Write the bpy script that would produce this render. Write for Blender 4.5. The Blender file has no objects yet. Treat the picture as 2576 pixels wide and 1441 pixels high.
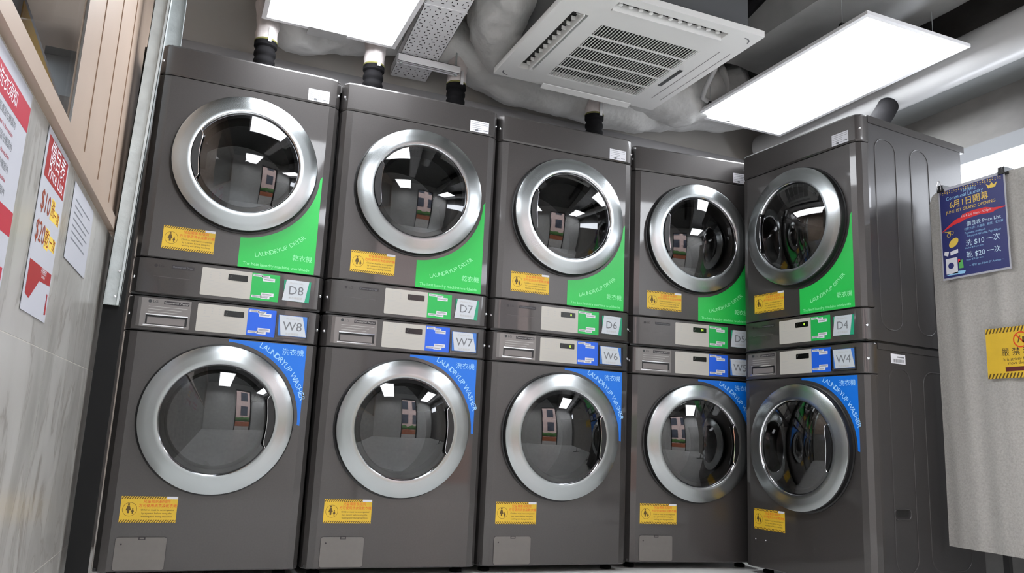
import bpy, bmesh, math, random
from mathutils import Matrix, Vector
random.seed(7)
PI = math.pi
SC = bpy.context.scene
COL = SC.collection

# ------------------------------------------------------------------ camera
cd = bpy.data.cameras.new('camera'); cam = bpy.data.objects.new('camera', cd); COL.objects.link(cam)
cd.sensor_width = 36.0; cd.lens = 2009.5 / 2576.0 * 36.0; cd.clip_start = 0.02; cd.clip_end = 100
def rotmat(a, b, c):
    Rz = Matrix.Rotation(a, 3, 'Z'); Rx = Matrix.Rotation(b, 3, 'X')
    Ry = Matrix(((math.cos(c), 0, math.sin(c)), (0, 1, 0), (-math.sin(c), 0, math.cos(c))))
    return Rz @ Rx @ Ry
R = rotmat(-0.3937, 0.1901, -0.0463)
right, fwd, up = R.col[0], R.col[1], R.col[2]
cam.matrix_world = Matrix(((right.x, up.x, -fwd.x, 0.1821), (right.y, up.y, -fwd.y, -3.1194), (right.z, up.z, -fwd.z, 0.5282), (0, 0, 0, 1)))
SC.camera = cam

# ------------------------------------------------------------------ world, exposure
w = bpy.data.worlds.new('world'); SC.world = w; w.use_nodes = True
bg = w.node_tree.nodes['Background']; bg.inputs[0].default_value = (0.86, 0.92, 1.0, 1); bg.inputs[1].default_value = 4.0
SC.view_settings.view_transform = 'Standard'; SC.view_settings.look = 'None'
SC.view_settings.gamma = 1.0; SC.view_settings.use_curve_mapping = False
SC.view_settings.exposure = 0.85
LIGHT = 10.0          # emission strength of the ceiling light panels
WINLIGHT = 5.0

# ------------------------------------------------------------------ materials
def srgb(c):
    return tuple(((x / 255.0) / 12.92 if x / 255.0 <= 0.04045 else ((x / 255.0 + 0.055) / 1.055) ** 2.4) for x in c) + (1,)
MATS = {}
def mat(name, rgb, rough=0.5, metal=0.0, noise=0.0, nscale=8.0, bump=0.0, bscale=40.0, coat=0.0, coatr=0.1, aniso=0.0, emit=0.0, spec=0.5, stretch=(1, 1, 1), detail=4.0, ecol=None):
    if name in MATS: return MATS[name]
    m = bpy.data.materials.new(name); m.use_nodes = True; MATS[name] = m
    nt = m.node_tree; b = nt.nodes['Principled BSDF']
    col = srgb(rgb)
    b.inputs['Base Color'].default_value = col
    b.inputs['Roughness'].default_value = rough; b.inputs['Metallic'].default_value = metal
    b.inputs['Specular IOR Level'].default_value = spec
    b.inputs['Coat Weight'].default_value = coat; b.inputs['Coat Roughness'].default_value = coatr
    if emit:
        b.inputs['Emission Color'].default_value = srgb(ecol) if ecol else col; b.inputs['Emission Strength'].default_value = emit
    tc = None
    if noise or bump:
        tc = nt.nodes.new('ShaderNodeTexCoord'); mp = nt.nodes.new('ShaderNodeMapping'); mp.inputs['Scale'].default_value = stretch
        nt.links.new(tc.outputs['Object'], mp.inputs['Vector'])
    if noise:
        n = nt.nodes.new('ShaderNodeTexNoise'); n.inputs['Scale'].default_value = nscale; n.inputs['Detail'].default_value = detail
        nt.links.new(mp.outputs[0], n.inputs['Vector'])
        r = nt.nodes.new('ShaderNodeValToRGB'); r.color_ramp.elements[0].position = 0.3; r.color_ramp.elements[1].position = 0.7
        r.color_ramp.elements[0].color = tuple(c * (1 - noise) for c in col[:3]) + (1,)
        r.color_ramp.elements[1].color = tuple(min(1, c * (1 + noise)) for c in col[:3]) + (1,)
        nt.links.new(n.outputs['Fac'], r.inputs['Fac']); nt.links.new(r.outputs['Color'], b.inputs['Base Color'])
    if bump:
        n2 = nt.nodes.new('ShaderNodeTexNoise'); n2.inputs['Scale'].default_value = bscale; n2.inputs['Detail'].default_value = 3
        nt.links.new(mp.outputs[0], n2.inputs['Vector'])
        bp = nt.nodes.new('ShaderNodeBump'); bp.inputs['Strength'].default_value = bump; bp.inputs['Distance'].default_value = 0.02
        nt.links.new(n2.outputs['Fac'], bp.inputs['Height']); nt.links.new(bp.outputs[0], b.inputs['Normal'])
    if aniso:
        t = nt.nodes.new('ShaderNodeTangent'); t.direction_type = 'RADIAL'; t.axis = 'Y'
        b.inputs['Anisotropic'].default_value = aniso; b.inputs['Anisotropic Rotation'].default_value = 0.25; nt.links.new(t.outputs[0], b.inputs['Tangent'])
    return m
def glass_mat(name, tint, boost=1.0, rough=0.02, const=None):
    if name in MATS: return MATS[name]
    m = bpy.data.materials.new(name); m.use_nodes = True; MATS[name] = m; nt = m.node_tree
    nt.nodes.clear(); o = nt.nodes.new('ShaderNodeOutputMaterial')
    tr = nt.nodes.new('ShaderNodeBsdfTransparent'); tr.inputs[0].default_value = tint + (1,)
    gl = nt.nodes.new('ShaderNodeBsdfGlossy'); gl.inputs['Roughness'].default_value = rough; gl.inputs[0].default_value = (boost, boost, boost, 1)
    fr = nt.nodes.new('ShaderNodeFresnel'); fr.inputs[0].default_value = 1.62
    mx = nt.nodes.new('ShaderNodeMixShader')
    if const is None: nt.links.new(fr.outputs[0], mx.inputs[0])
    else: mx.inputs[0].default_value = const
    nt.links.new(tr.outputs[0], mx.inputs[1]); nt.links.new(gl.outputs[0], mx.inputs[2])
    nt.links.new(mx.outputs[0], o.inputs[0])
    return m
PAINT = mat('charcoal_metal_paint', (69, 66, 65), 0.38, 0.5, noise=0.05, nscale=180, coat=0.6, coatr=0.045)
PAINT2 = mat('charcoal_side_panel', (68, 66, 66), 0.48, 0.5, noise=0.04, nscale=120, coat=0.15, coatr=0.15)
BLACK = mat('black_plastic', (14, 14, 15), 0.4)
RUBBER = mat('black_rubber', (15, 14, 16), 0.85, spec=0.15, noise=0.3, nscale=30)
STEEL = mat('brushed_steel_ring', (164, 168, 169), 0.27, 1.0, aniso=0.7)
CHROME = mat('chrome', (225, 226, 230), 0.1, 1.0)
DRUM = mat('drum_steel', (128, 128, 128), 0.32, 0.9, noise=0.08, nscale=90)
SILVER = mat('silver_plastic', (124, 120, 118), 0.38, 0.5)
GREYP = mat('grey_flap_plastic', (108, 104, 100), 0.45, 0.1, noise=0.03, nscale=40)
LABEL = mat('pale_label_film', (182, 178, 170), 0.4, 0.0)
WHITE = mat('white_paper', (214, 214, 220), 0.6); SHEET = mat('sheet_paper', (172, 172, 180), 0.6)
CARD = mat('white_card', (190, 196, 202), 0.35, coat=0.3)
GREEN = mat('green_vinyl', (30, 186, 76), 0.35)
BLUE = mat('blue_vinyl', (2, 110, 214), 0.35)
GREEN2 = mat('green_film', (24, 172, 78), 0.35)
BLUE2 = mat('blue_film', (20, 92, 212), 0.35)
TEAL = mat('teal_card', (20, 150, 110), 0.4)
BLUEC = mat('blue_card', (60, 120, 200), 0.4)
PALEG = mat('pale_green_ink', (150, 236, 176), 0.5)
PALEB = mat('pale_blue_ink', (160, 210, 250), 0.5)
INK = mat('grey_ink', (110, 112, 116), 0.6)
INKF = mat('faint_grey_ink', (176, 174, 170), 0.6)
DARKI = mat('dark_ink', (34, 28, 24), 0.6)
YELLOW = mat('yellow_vinyl', (214, 176, 46), 0.45, noise=0.04, nscale=30)
REDI = mat('red_ink', (214, 66, 22), 0.5)
BROWNI = mat('brown_ink', (88, 66, 10), 0.5)
DISP = mat('display_black', (12, 12, 12), 0.15)
DIGIT = mat('display_green_digits', (170, 235, 60), 0.5, emit=1.6)
DIGITOFF = mat('display_dim_digits', (60, 62, 58), 0.5)
PORTGLASS = glass_mat('dark_door_glass', (0.42, 0.43, 0.44), 1.3, 0.015)
PANE = glass_mat('window_glass', (0.95, 0.96, 0.96), 0.8, 0.01, const=0.07)
CLEAR = glass_mat('clear_plastic', (0.92, 0.93, 0.94), 1.0, 0.05)
GALV = mat('galvanised_steel', (186, 192, 192), 0.42, 0.45, noise=0.14, nscale=14, bump=0.05, bscale=60)
BEIGE = mat('beige_frame_paint', (160, 141, 126), 0.42, noise=0.03, nscale=5)
BEIGED = mat('beige_groove', (122, 98, 80), 0.6)
WPLAST = mat('white_plastic', (236, 236, 234), 0.4)
WMETAL = mat('white_enamel', (236, 236, 238), 0.45)
DUCTW = mat('grey_plastic_wrap', (196, 196, 194), 0.32, noise=0.12, nscale=6, bump=0.6, bscale=12, detail=8)
DUCTG = mat('grey_duct_wrap', (172, 172, 171), 0.4, noise=0.12, nscale=4, bump=0.35, bscale=7, detail=6)
PIPEW = mat('smooth_white_duct', (190, 190, 190), 0.3, noise=0.03, nscale=3)
CONC = mat('dark_concrete', (96, 96, 94), 0.85, noise=0.2, nscale=3, bump=0.2, bscale=30)
WALLG = mat('grey_wall_paint', (192, 188, 183), 0.8, noise=0.05, nscale=2)
WALLD = mat('dark_grey_wall', (150, 148, 149), 0.8, noise=0.06, nscale=2)
STAIN = mat('stained_concrete', (112, 110, 108), 0.8, noise=0.62, nscale=1.5, stretch=(1, 1, 1.8), detail=9)
VOID = mat('void_shade_black', (8, 8, 8), 0.9)  # flat black for the shaded wall gap and the openings in the tray
FELT = mat('grey_felt', (168, 165, 160), 0.95, noise=0.12, nscale=140, bump=0.3, bscale=200, detail=6)
REDP = mat('red_print', (148, 30, 34), 0.5)
REDC = mat('crimson_print', (166, 34, 56), 0.5)
NAVY = mat('navy_print', (40, 46, 104), 0.4, noise=0.05, nscale=10)
GOLD = mat('gold_print', (222, 190, 80), 0.5)
LBLUE = mat('light_blue_print', (150, 200, 236), 0.5)
REDR = mat('ribbon_red', (214, 40, 46), 0.5)
EMIT = mat('light_diffuser', (255, 255, 255), 0.5, emit=LIGHT, ecol=(246, 250, 255))

def marble():
    m = bpy.data.materials.new('marble_tile'); m.use_nodes = True; nt = m.node_tree; b = nt.nodes['Principled BSDF']
    tc = nt.nodes.new('ShaderNodeTexCoord'); mp = nt.nodes.new('ShaderNodeMapping'); mp.inputs['Rotation'].default_value = (0, 0.35, 0)
    mp.inputs['Scale'].default_value = (3.0, 1, 0.9)
    nt.links.new(tc.outputs['Object'], mp.inputs[0])
    n = nt.nodes.new('ShaderNodeTexNoise'); n.inputs['Scale'].default_value = 1.6; n.inputs['Detail'].default_value = 8; n.inputs['Distortion'].default_value = 1.6
    nt.links.new(mp.outputs[0], n.inputs['Vector'])
    r = nt.nodes.new('ShaderNodeValToRGB'); e = r.color_ramp.elements
    e[0].position = 0.30; e[0].color = srgb((136, 133, 128)); e[1].position = 0.62; e[1].color = srgb((166, 163, 159))
    x = e.new(0.475); x.color = srgb((156, 153, 149)); y = e.new(0.495); y.color = srgb((132, 127, 121)); z = e.new(0.515); z.color = srgb((160, 157, 153))
    nt.links.new(n.outputs['Fac'], r.inputs['Fac']); nt.links.new(r.outputs['Color'], b.inputs['Base Color'])
    b.inputs['Roughness'].default_value = 0.28
    return m
MARBLE = marble()
GROUT = mat('grout', (206, 202, 196), 0.8)
FLOORT = mat('floor_tile', (240, 239, 236), 0.3, noise=0.08, nscale=3)

# ------------------------------------------------------------------ mesh building
class MB:
    def __init__(s): s.bm = bmesh.new(); s.mi = 0
    def face(s, pts):
        vs = [s.bm.verts.new(p) for p in pts]
        f = s.bm.faces.new(vs); f.material_index = s.mi; return f
    def box(s, a, b):
        (x0, y0, z0), (x1, y1, z1) = a, b
        v = [s.bm.verts.new(p) for p in ((x0, y0, z0), (x1, y0, z0), (x1, y1, z0), (x0, y1, z0), (x0, y0, z1), (x1, y0, z1), (x1, y1, z1), (x0, y1, z1))]
        for q in ((0, 3, 2, 1), (4, 5, 6, 7), (0, 1, 5, 4), (1, 2, 6, 5), (2, 3, 7, 6), (3, 0, 4, 7)):
            f = s.bm.faces.new([v[i] for i in q]); f.material_index = s.mi
        return s
    def prism(s, prof, z0, z1, caps=True):          # prof: list of (x, y), extruded along z
        a = [s.bm.verts.new((x, y, z0)) for x, y in prof]; b = [s.bm.verts.new((x, y, z1)) for x, y in prof]
        n = len(prof)
        for i in range(n):
            f = s.bm.faces.new((a[i], a[(i + 1) % n], b[(i + 1) % n], b[i])); f.material_index = s.mi
        if caps:
            for f in (s.bm.faces.new(a[::-1]), s.bm.faces.new(b)): f.material_index = s.mi
        return s
    def plate(s, prof, y0, y1):                     # prof: list of (x, z), a slab facing -y from y0 (front) to y1 (back)
        a = [s.bm.verts.new((x, y0, z)) for x, z in prof]; b = [s.bm.verts.new((x, y1, z)) for x, z in prof]
        n = len(prof)
        for i in range(n):
            f = s.bm.faces.new((a[(i + 1) % n], a[i], b[i], b[(i + 1) % n])); f.material_index = s.mi
        for f in (s.bm.faces.new(a), s.bm.faces.new(b[::-1])): f.material_index = s.mi
        return s
    def lathe(s, prof, c, axis='Y', n=72, a0=0, a1=2 * PI):   # prof: (r, t) pairs, t along axis
        full = abs(a1 - a0 - 2 * PI) < 1e-6; m = n if full else n + 1
        rings = []
        for k in range(m):
            t = a0 + (a1 - a0) * k / n; ca, sa = math.cos(t), math.sin(t); row = []
            for r, h in prof:
                if axis == 'Y': p = (c[0] + r * ca, c[1] + h, c[2] + r * sa)
                elif axis == 'Z': p = (c[0] + r * ca, c[1] + r * sa, c[2] + h)
                else: p = (c[0] + h, c[1] + r * ca, c[2] + r * sa)
                row.append(s.bm.verts.new(p))
            rings.append(row)
        for k in range(n):
            A, B = rings[k], rings[(k + 1) % m]
            for i in range(len(prof) - 1):
                if prof[i][0] < 1e-7 and prof[i + 1][0] < 1e-7: continue
                f = s.bm.faces.new((A[i], A[i + 1], B[i + 1], B[i])); f.material_index = s.mi
        return s
    def tube(s, pts, r, n=10, cap=True):
        pts = [Vector(p) for p in pts]; rs = r if isinstance(r, (list, tuple)) else [r] * len(pts); prev = None; nrm = None
        rows = []
        for i, p in enumerate(pts):
            d = (pts[min(i + 1, len(pts) - 1)] - pts[max(i - 1, 0)]).normalized()
            if nrm is None: nrm = d.orthogonal().normalized()
            nrm = (nrm - d * nrm.dot(d)); nrm = nrm.normalized() if nrm.length > 1e-6 else d.orthogonal().normalized()
            bi = d.cross(nrm)
            rows.append([s.bm.verts.new(p + rs[i] * (math.cos(2 * PI * k / n) * nrm + math.sin(2 * PI * k / n) * bi)) for k in range(n)])
        for A, B in zip(rows, rows[1:]):
            for k in range(n):
                f = s.bm.faces.new((A[k], A[(k + 1) % n], B[(k + 1) % n], B[k])); f.material_index = s.mi
        if cap:
            for f in (s.bm.faces.new(rows[0][::-1]), s.bm.faces.new(rows[-1])): f.material_index = s.mi
        return s
    def text(s, body, x, z, size, y=0.0, align='CENTER', rot=0.0, sx=1.0, matrix=None):
        me = text_mesh(body, align)
        M = matrix if matrix else Matrix.Translation((x, y, z)) @ Matrix.Rotation(-rot, 4, 'Y') @ Matrix(((size * sx, 0, 0, 0), (0, 0, 1, 0), (0, size, 0, 0), (0, 0, 0, 1)))
        k = len(s.bm.verts); nf = len(s.bm.faces)
        tmp = me.copy(); tmp.transform(M); s.bm.from_mesh(tmp); bpy.data.meshes.remove(tmp)
        s.bm.faces.ensure_lookup_table()
        for i in range(nf, len(s.bm.faces)): s.bm.faces[i].material_index = s.mi
        return s
    def use(s, i): s.mi = i; return s
    def build(s, name, mats, parent=None, origin=(0, 0, 0), smooth=35, recalc=True):
        if recalc: bmesh.ops.recalc_face_normals(s.bm, faces=s.bm.faces)
        me = bpy.data.meshes.new(name); s.bm.to_mesh(me); s.bm.free()
        for m in (mats if isinstance(mats, (list, tuple)) else [mats]): me.materials.append(m)
        if origin != (0, 0, 0): me.transform(Matrix.Translation((-origin[0], -origin[1], -origin[2])))
        if smooth:
            for p in me.polygons: p.use_smooth = True
            me.set_sharp_from_angle(angle=math.radians(smooth))
        o = bpy.data.objects.new(name, me); COL.objects.link(o); o.location = origin
        if parent: o.parent = parent
        return o
TM = {}
def text_mesh(body, align):
    k = (body, align)
    if k not in TM:
        c = bpy.data.curves.new('lettering', 'FONT'); c.body = body; c.size = 1.0; c.align_x = align; c.align_y = 'CENTER'; c.resolution_u = 2
        o = bpy.data.objects.new('lettering', c); COL.objects.link(o)
        dg = bpy.context.evaluated_depsgraph_get(); dg.update()
        TM[k] = bpy.data.meshes.new_from_object(o.evaluated_get(dg))
        TM[k].materials.clear()
        bpy.data.objects.remove(o); bpy.data.curves.remove(c)
    return TM[k]
def rrect(x0, z0, x1, z1, r, n=5):
    P = []
    for cx, cz, a in ((x1 - r, z1 - r, 0), (x0 + r, z1 - r, PI / 2), (x0 + r, z0 + r, PI), (x1 - r, z0 + r, 1.5 * PI)):
        for k in range(n + 1): t = a + PI / 2 * k / n; P.append((cx + r * math.cos(t), cz + r * math.sin(t)))
    return P
def thing(name, label, cat, loc=(0, 0, 0), rz=0.0, group=None):
    o = bpy.data.objects.new(name, None); COL.objects.link(o); o.location = loc; o.rotation_euler = (0, 0, rz); o.empty_display_size = 0.1
    o['label'] = label; o['category'] = cat
    if group: o['group'] = group
    return o
def tag(o, label, cat, group=None):
    o['label'] = label; o['category'] = cat
    if group: o['group'] = group
    return o
def struct(o): o['kind'] = 'structure'; return o
def noisy(o, amp, scale, seed=0.0):                  # lumpy wrapped-duct surface
    from mathutils import noise as N
    me = o.data; me.update()
    nrm = [v.normal.copy() for v in me.vertices]
    for v, n in zip(me.vertices, nrm):
        p = v.co * scale + Vector((seed, seed * 2, -seed))
        v.co += n * amp * (N.noise(p) + 0.5 * N.noise(p * 2.3) + 0.25 * N.noise(p * 5.1))

# ------------------------------------------------------------------ the setting
f = MB().box((-2.6, -3.7, -0.1), (3.9, 4.2, 0.0)).build('floor', FLOORT); struct(f)
c = MB()
c.box((-2.6, -3.7, 2.95), (3.9, 4.2, 3.05))
c = c.build('ceiling', CONC); struct(c)
struct(MB().box((2.45, -0.35, 2.86), (2.75, 0.9, 2.95)).build('trim_1', mat('beam_paint', (150, 142, 136), 0.7)))
b = MB(); b.box((-0.15, 0.9, 0), (3.9, 1.0, 2.95)); b.use(1).box((-0.1, 0.86, 0), (3.9, 0.9, 2.38)); b = b.build('wall_back', [WALLG, WALLD]); struct(b)
# right wall with a long frosted window, seen over the partition
m = MB()
m.box((3.8, -3.7, 0), (3.9, 1.0, 1.7)); m.box((3.8, -3.7, 2.1), (3.9, 1.0, 2.95)); m.box((3.8, -0.2, 1.7), (3.9, 1.0, 2.1)); m.box((3.8, -3.7, 1.7), (3.9, -3.6, 2.1))
struct(m.build('wall_right', STAIN))
wn = MB().box((3.79, -3.6, 1.7), (3.81, -0.2, 1.74)).box((3.77, -3.6, 2.02), (3.81, -0.2, 2.1)).build('window_2', mat('grey_frame', (128, 130, 134), 0.6)); struct(wn)
MB().box((3.83, -3.6, 1.70), (3.84, -0.2, 2.06)).build('pane', mat('frosted_daylit_pane', (255, 255, 255), 0.3, emit=WINLIGHT, ecol=(240, 246, 255)), wn)
# front wall behind the camera with the shop doorway
m = MB(); m.box((-2.6, -3.8, 0), (1.5, -3.7, 2.95)); m.box((2.5, -3.8, 0), (3.9, -3.7, 2.95)); m.box((1.5, -3.8, 2.5), (2.5, -3.7, 2.95))
struct(m.build('wall_front', mat('pale_wall', (235, 233, 230), 0.7)))
struct(MB().box((1.46, -3.82, 0), (1.50, -3.67, 2.54)).box((2.5, -3.82, 0), (2.54, -3.67, 2.54)).box((1.46, -3.82, 2.5), (2.54, -3.67, 2.54)).build('door_1', BLACK))

# left tiled wall, its frame runs 3 degrees off the row of machines
WL = (-0.09, -0.05, 0.0); WR = math.radians(87.03)
def wl_root(o): o.location = WL; o.rotation_euler = (0, 0, WR); return o
m = MB(); m.use(1).box((-3.7, 0.0012, 0), (0.16, 0.10, 1.192))
m.use(0)
us = [-3.7, -3.13, -2.33, -1.53, -0.70, -0.012, 0.16]; us = sorted(set(us)); zs = [0.0, 0.108, 0.700, 1.190]
for i in range(len(us) - 1):
    for j in range(3): m.box((us[i] + 0.0015, 0, zs[j] + 0.0015), (us[i + 1] - 0.0015, 0.006, zs[j + 1] - 0.0015))
wl = wl_root(m.build('wall_left', [MARBLE, GROUT], smooth=0)); struct(wl)
# window frame above the tiles: sill rail, broad grooved jamb, head rail, glass pane
m = MB()
m.box((-3.7, -0.02, 1.192), (0.03, 0.10, 1.238)); m.box((-3.7, -0.02, 2.6), (0.0, 0.10, 2.95))
wf = wl_root(m.build('window_1', BEIGE, smooth=0)); struct(wf)
m = MB()
m.box((-0.85, 0.0, 1.238), (-0.62, 0.010, 2.6)); m.box((-0.62, -0.002, 1.238), (-0.36, 0.010, 2.6)); m.box((-0.36, -0.004, 1.238), (-0.10, 0.09, 2.6)); m.box((-0.10, -0.006, 1.238), (0.30, 0.09, 2.6))
m.box((-3.7, 0.0, 1.238), (-3.5, 0.09, 2.6))
m.build('window_jamb', BEIGE, wf, smooth=0)
m = MB(); m.box((-0.362, -0.0046, 1.238), (-0.358, 0.01, 2.6)); m.box((-0.103, -0.0066, 1.238), (-0.098, 0.01, 2.6)); m.box((-0.622, -0.0026, 1.238), (-0.619, 0.03, 2.6))
m.build('jamb_groove', BEIGED, wf, smooth=0)
MB().box((-0.854, -0.0015, 1.238), (-0.850, 0.004, 2.6)).build('glass_bead', CHROME, wf, smooth=0)
MB().box((-3.5, 0.004, 1.238), (-0.85, 0.010, 2.6)).build('pane', PANE, wf, smooth=0)
# the neighbouring lobby beyond the glass
struct(MB().box((-2.6, -3.7, 2.92), (-0.3, 4.0, 2.95)).build('ceiling_lobby', mat('lobby_ceiling', (214, 206, 200), 0.8)))
struct(MB().box((-2.7, -3.7, 0), (-2.6, 4.2, 2.95)).build('wall_lobby', mat('lobby_wall', (226, 216, 208), 0.7, noise=0.12, nscale=1.5)))
m = MB(); m.box((-2.6, 4.0, 0), (0.0, 4.1, 2.95)); m.use(1).box((-0.92, 3.94, 0), (-0.66, 4.0, 2.95))
struct(m.build('wall_lobby_end', [mat('lobby_wall', (226, 216, 208), 0.7), mat('lobby_pillar_pink', (220, 184, 172), 0.7)]))
struct(MB().box((-0.2, 1.0, 0), (-0.15, 4.0, 2.95)).build('wall_lobby_side', mat('lobby_wall', (226, 216, 208), 0.7)))
m = MB(); m.use(0).box((-0.62, 0.10, 1.93), (-0.5, 1.50, 2.10)); m.use(1).box((-0.5, 0.16, 1.94), (-0.496, 1.50, 2.07))
tag(m.build('bulkhead_box', [mat('grey_metal_box', (120, 122, 130), 0.5), mat('ochre_board', (176, 140, 62), 0.6)], smooth=0), 'grey box beam with an ochre side seen through the window glass', 'beam')
tag(MB().box((-0.77, 2.2, 2.47), (-0.58, 2.8, 2.77)).build('ceiling_box', mat('slate_box', (84, 88, 92), 0.6), smooth=0), 'dark slate box hanging in the lobby behind the ochre beam', 'box')
# black sheet standing in for deep shade between tiled wall and first machine
struct(MB().box((-0.072, -0.035, 0), (-0.004, -0.02, 0.93)).box((-0.055, -0.035, 0.93), (-0.004, -0.02, 1.90)).build('gap_shade_sheet', VOID))

# galvanised stud fixed at the end of the left wall
t = thing('galvanised_stud', 'tall galvanised steel stud ending in mid-air beside the left dryer', 'metal stud', (-0.045, -0.05, 0.926))
m = MB(); m.box((-0.028, -0.004, 0), (0.026, 0, 2.02)); m.box((-0.028, -0.004, 0), (-0.026, 0.05, 2.02)); m.box((0.024, -0.016, 0), (0.026, 0.05, 2.02)); m.box((0.016, -0.016, 0), (0.026, -0.014, 2.02))
t.rotation_euler = (0, math.radians(1.5), 0)
m.build('channel', GALV, t, smooth=0)
MB().box((-0.022, -0.007, 0.002), (0.02, -0.004, 0.17)).build('joint_plate', GALV, t, smooth=0)
for z in (0.03, 0.12): MB().lathe([(0.0, -0.006), (0.004, -0.005), (0.005, 0)], (0.008, -0.006, z), n=14).build('screw', CHROME, t)
t = thing('galvanised_stud', 'short galvanised channel rising from the top of the left dryer to the ceiling', 'metal stud', (0.03, 0.10, 1.955))
m = MB(); m.box((-0.03, 0, 0), (0.03, 0.002, 0.99)); m.box((-0.03, -0.02, 0), (-0.028, 0.002, 0.99)); m.box((0.028, -0.02, 0), (0.03, 0.002, 0.99)); m.build('channel', GALV, t, smooth=0)
MB().lathe([(0.0, -0.004), (0.005, -0.003), (0.006, 0)], (0.0, -0.001, 0.03), n=14).build('screw', CHROME, t)

# ------------------------------------------------------------------ machines
W = 0.686; UC = 0.3455
def profL(): return [(0.047, 0.0), (0.022, 0.006), (0.006, 0.024), (0.0, 0.05)]
def band_profile():
    L = profL(); Rr = [(W - x, y) for x, y in L]
    return L[::-1] + Rr          # open polyline from left-back round the front to right-back
def solid_band(m, z0, z1, e=0.004):
    P = band_profile(); P = [P[0]] + P[1:]
    poly = [(0.0, 0.062)] + P + [(W, 0.062)]
    inner = [(min(max(x, 0.004), W - 0.004), y + (0.004 if y < 0.05 else 0)) for x, y in poly]
    m.prism(poly, z0 + e, z1 - e, caps=False)
    # bevelled lips
    n = len(poly)
    for za, zb in ((z0 + e, z0), (z1 - e, z1)):
        a = [m.bm.verts.new((x, y, za)) for x, y in poly]; b_ = [m.bm.verts.new((x, y, zb)) for x, y in inner]
        for i in range(n):
            m.bm.faces.new((a[i], a[(i + 1) % n], b_[(i + 1) % n], b_[i])).material_index = m.mi
        m.bm.faces.new(b_).material_index = m.mi
def hole_band(m, z0, z1, cu, cz, r):
    x0, x1 = 0.047, W - 0.047; e = 0.004
    angs = sorted([2 * PI * k / 96 for k in range(96)] + [math.atan2(z - cz, x - cu) % (2 * PI) for x in (x0, x1) for z in (z0 + e, z1 - e)])
    cin = []; out = []
    for a in angs:
        ca, sa = math.cos(a), math.sin(a); t = 1e9
        if ca > 1e-9: t = min(t, (x1 - cu) / ca)
        if ca < -1e-9: t = min(t, (x0 - cu) / ca)
        if sa > 1e-9: t = min(t, (z1 - e - cz) / sa)
        if sa < -1e-9: t = min(t, (z0 + e - cz) / sa)
        cin.append(m.bm.verts.new((cu + r * ca, 0, cz + r * sa))); out.append(m.bm.verts.new((cu + t * ca, 0, cz + t * sa)))
    n = len(angs)
    back = [m.bm.verts.new((v.co.x, 0.05, v.co.z)) for v in cin]
    for i in range(n):
        j = (i + 1) % n
        m.bm.faces.new((cin[i], out[i], out[j], cin[j])); m.bm.faces.new((cin[i], cin[j], back[j], back[i]))
    for side in (0, 1):
        P = profL() + [(0.0, 0.062)]
        P = [((W - x) if side else x, y) for x, y in P]
        for (xa, ya), (xb, yb) in zip(P, P[1:]):
            m.face([(xa, ya, z0 + e), (xb, yb, z0 + e), (xb, yb, z1 - e), (xa, ya, z1 - e)])
    P = [(0.0, 0.062)] + band_profile() + [(W, 0.062)]
    I = [(min(max(x, 0.004), W - 0.004), y + (0.004 if y < 0.05 else 0)) for x, y in P]
    for za, zb in ((z0 + e, z0), (z1 - e, z1)):
        a = [(x, y, za) for x, y in P]; b_ = [(x, y, zb) for x, y in I]
        for i in range(len(P) - 1): m.face([a[i], a[i + 1], b_[i + 1], b_[i]])
def side_ribs(m, loops):
    for s in (0, 1):
        x = 0.003 if s == 0 else W - 0.003
        for (y0, z0, y1, z1) in loops:
            P = rrect(y0, z0, y1, z1, 0.055, 6)
            pts = [(x, y, z) for y, z in P] + [(x, P[0][0], P[0][1])]
            m.tube(pts, 0.0028, 8, cap=False)
def sh(o, z0):            # move a freshly built part from machine coordinates to its root (centre of base)
    o.location = (o.location[0] - 0.343, o.location[1] - 0.35, o.location[2] - z0); return o
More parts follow.
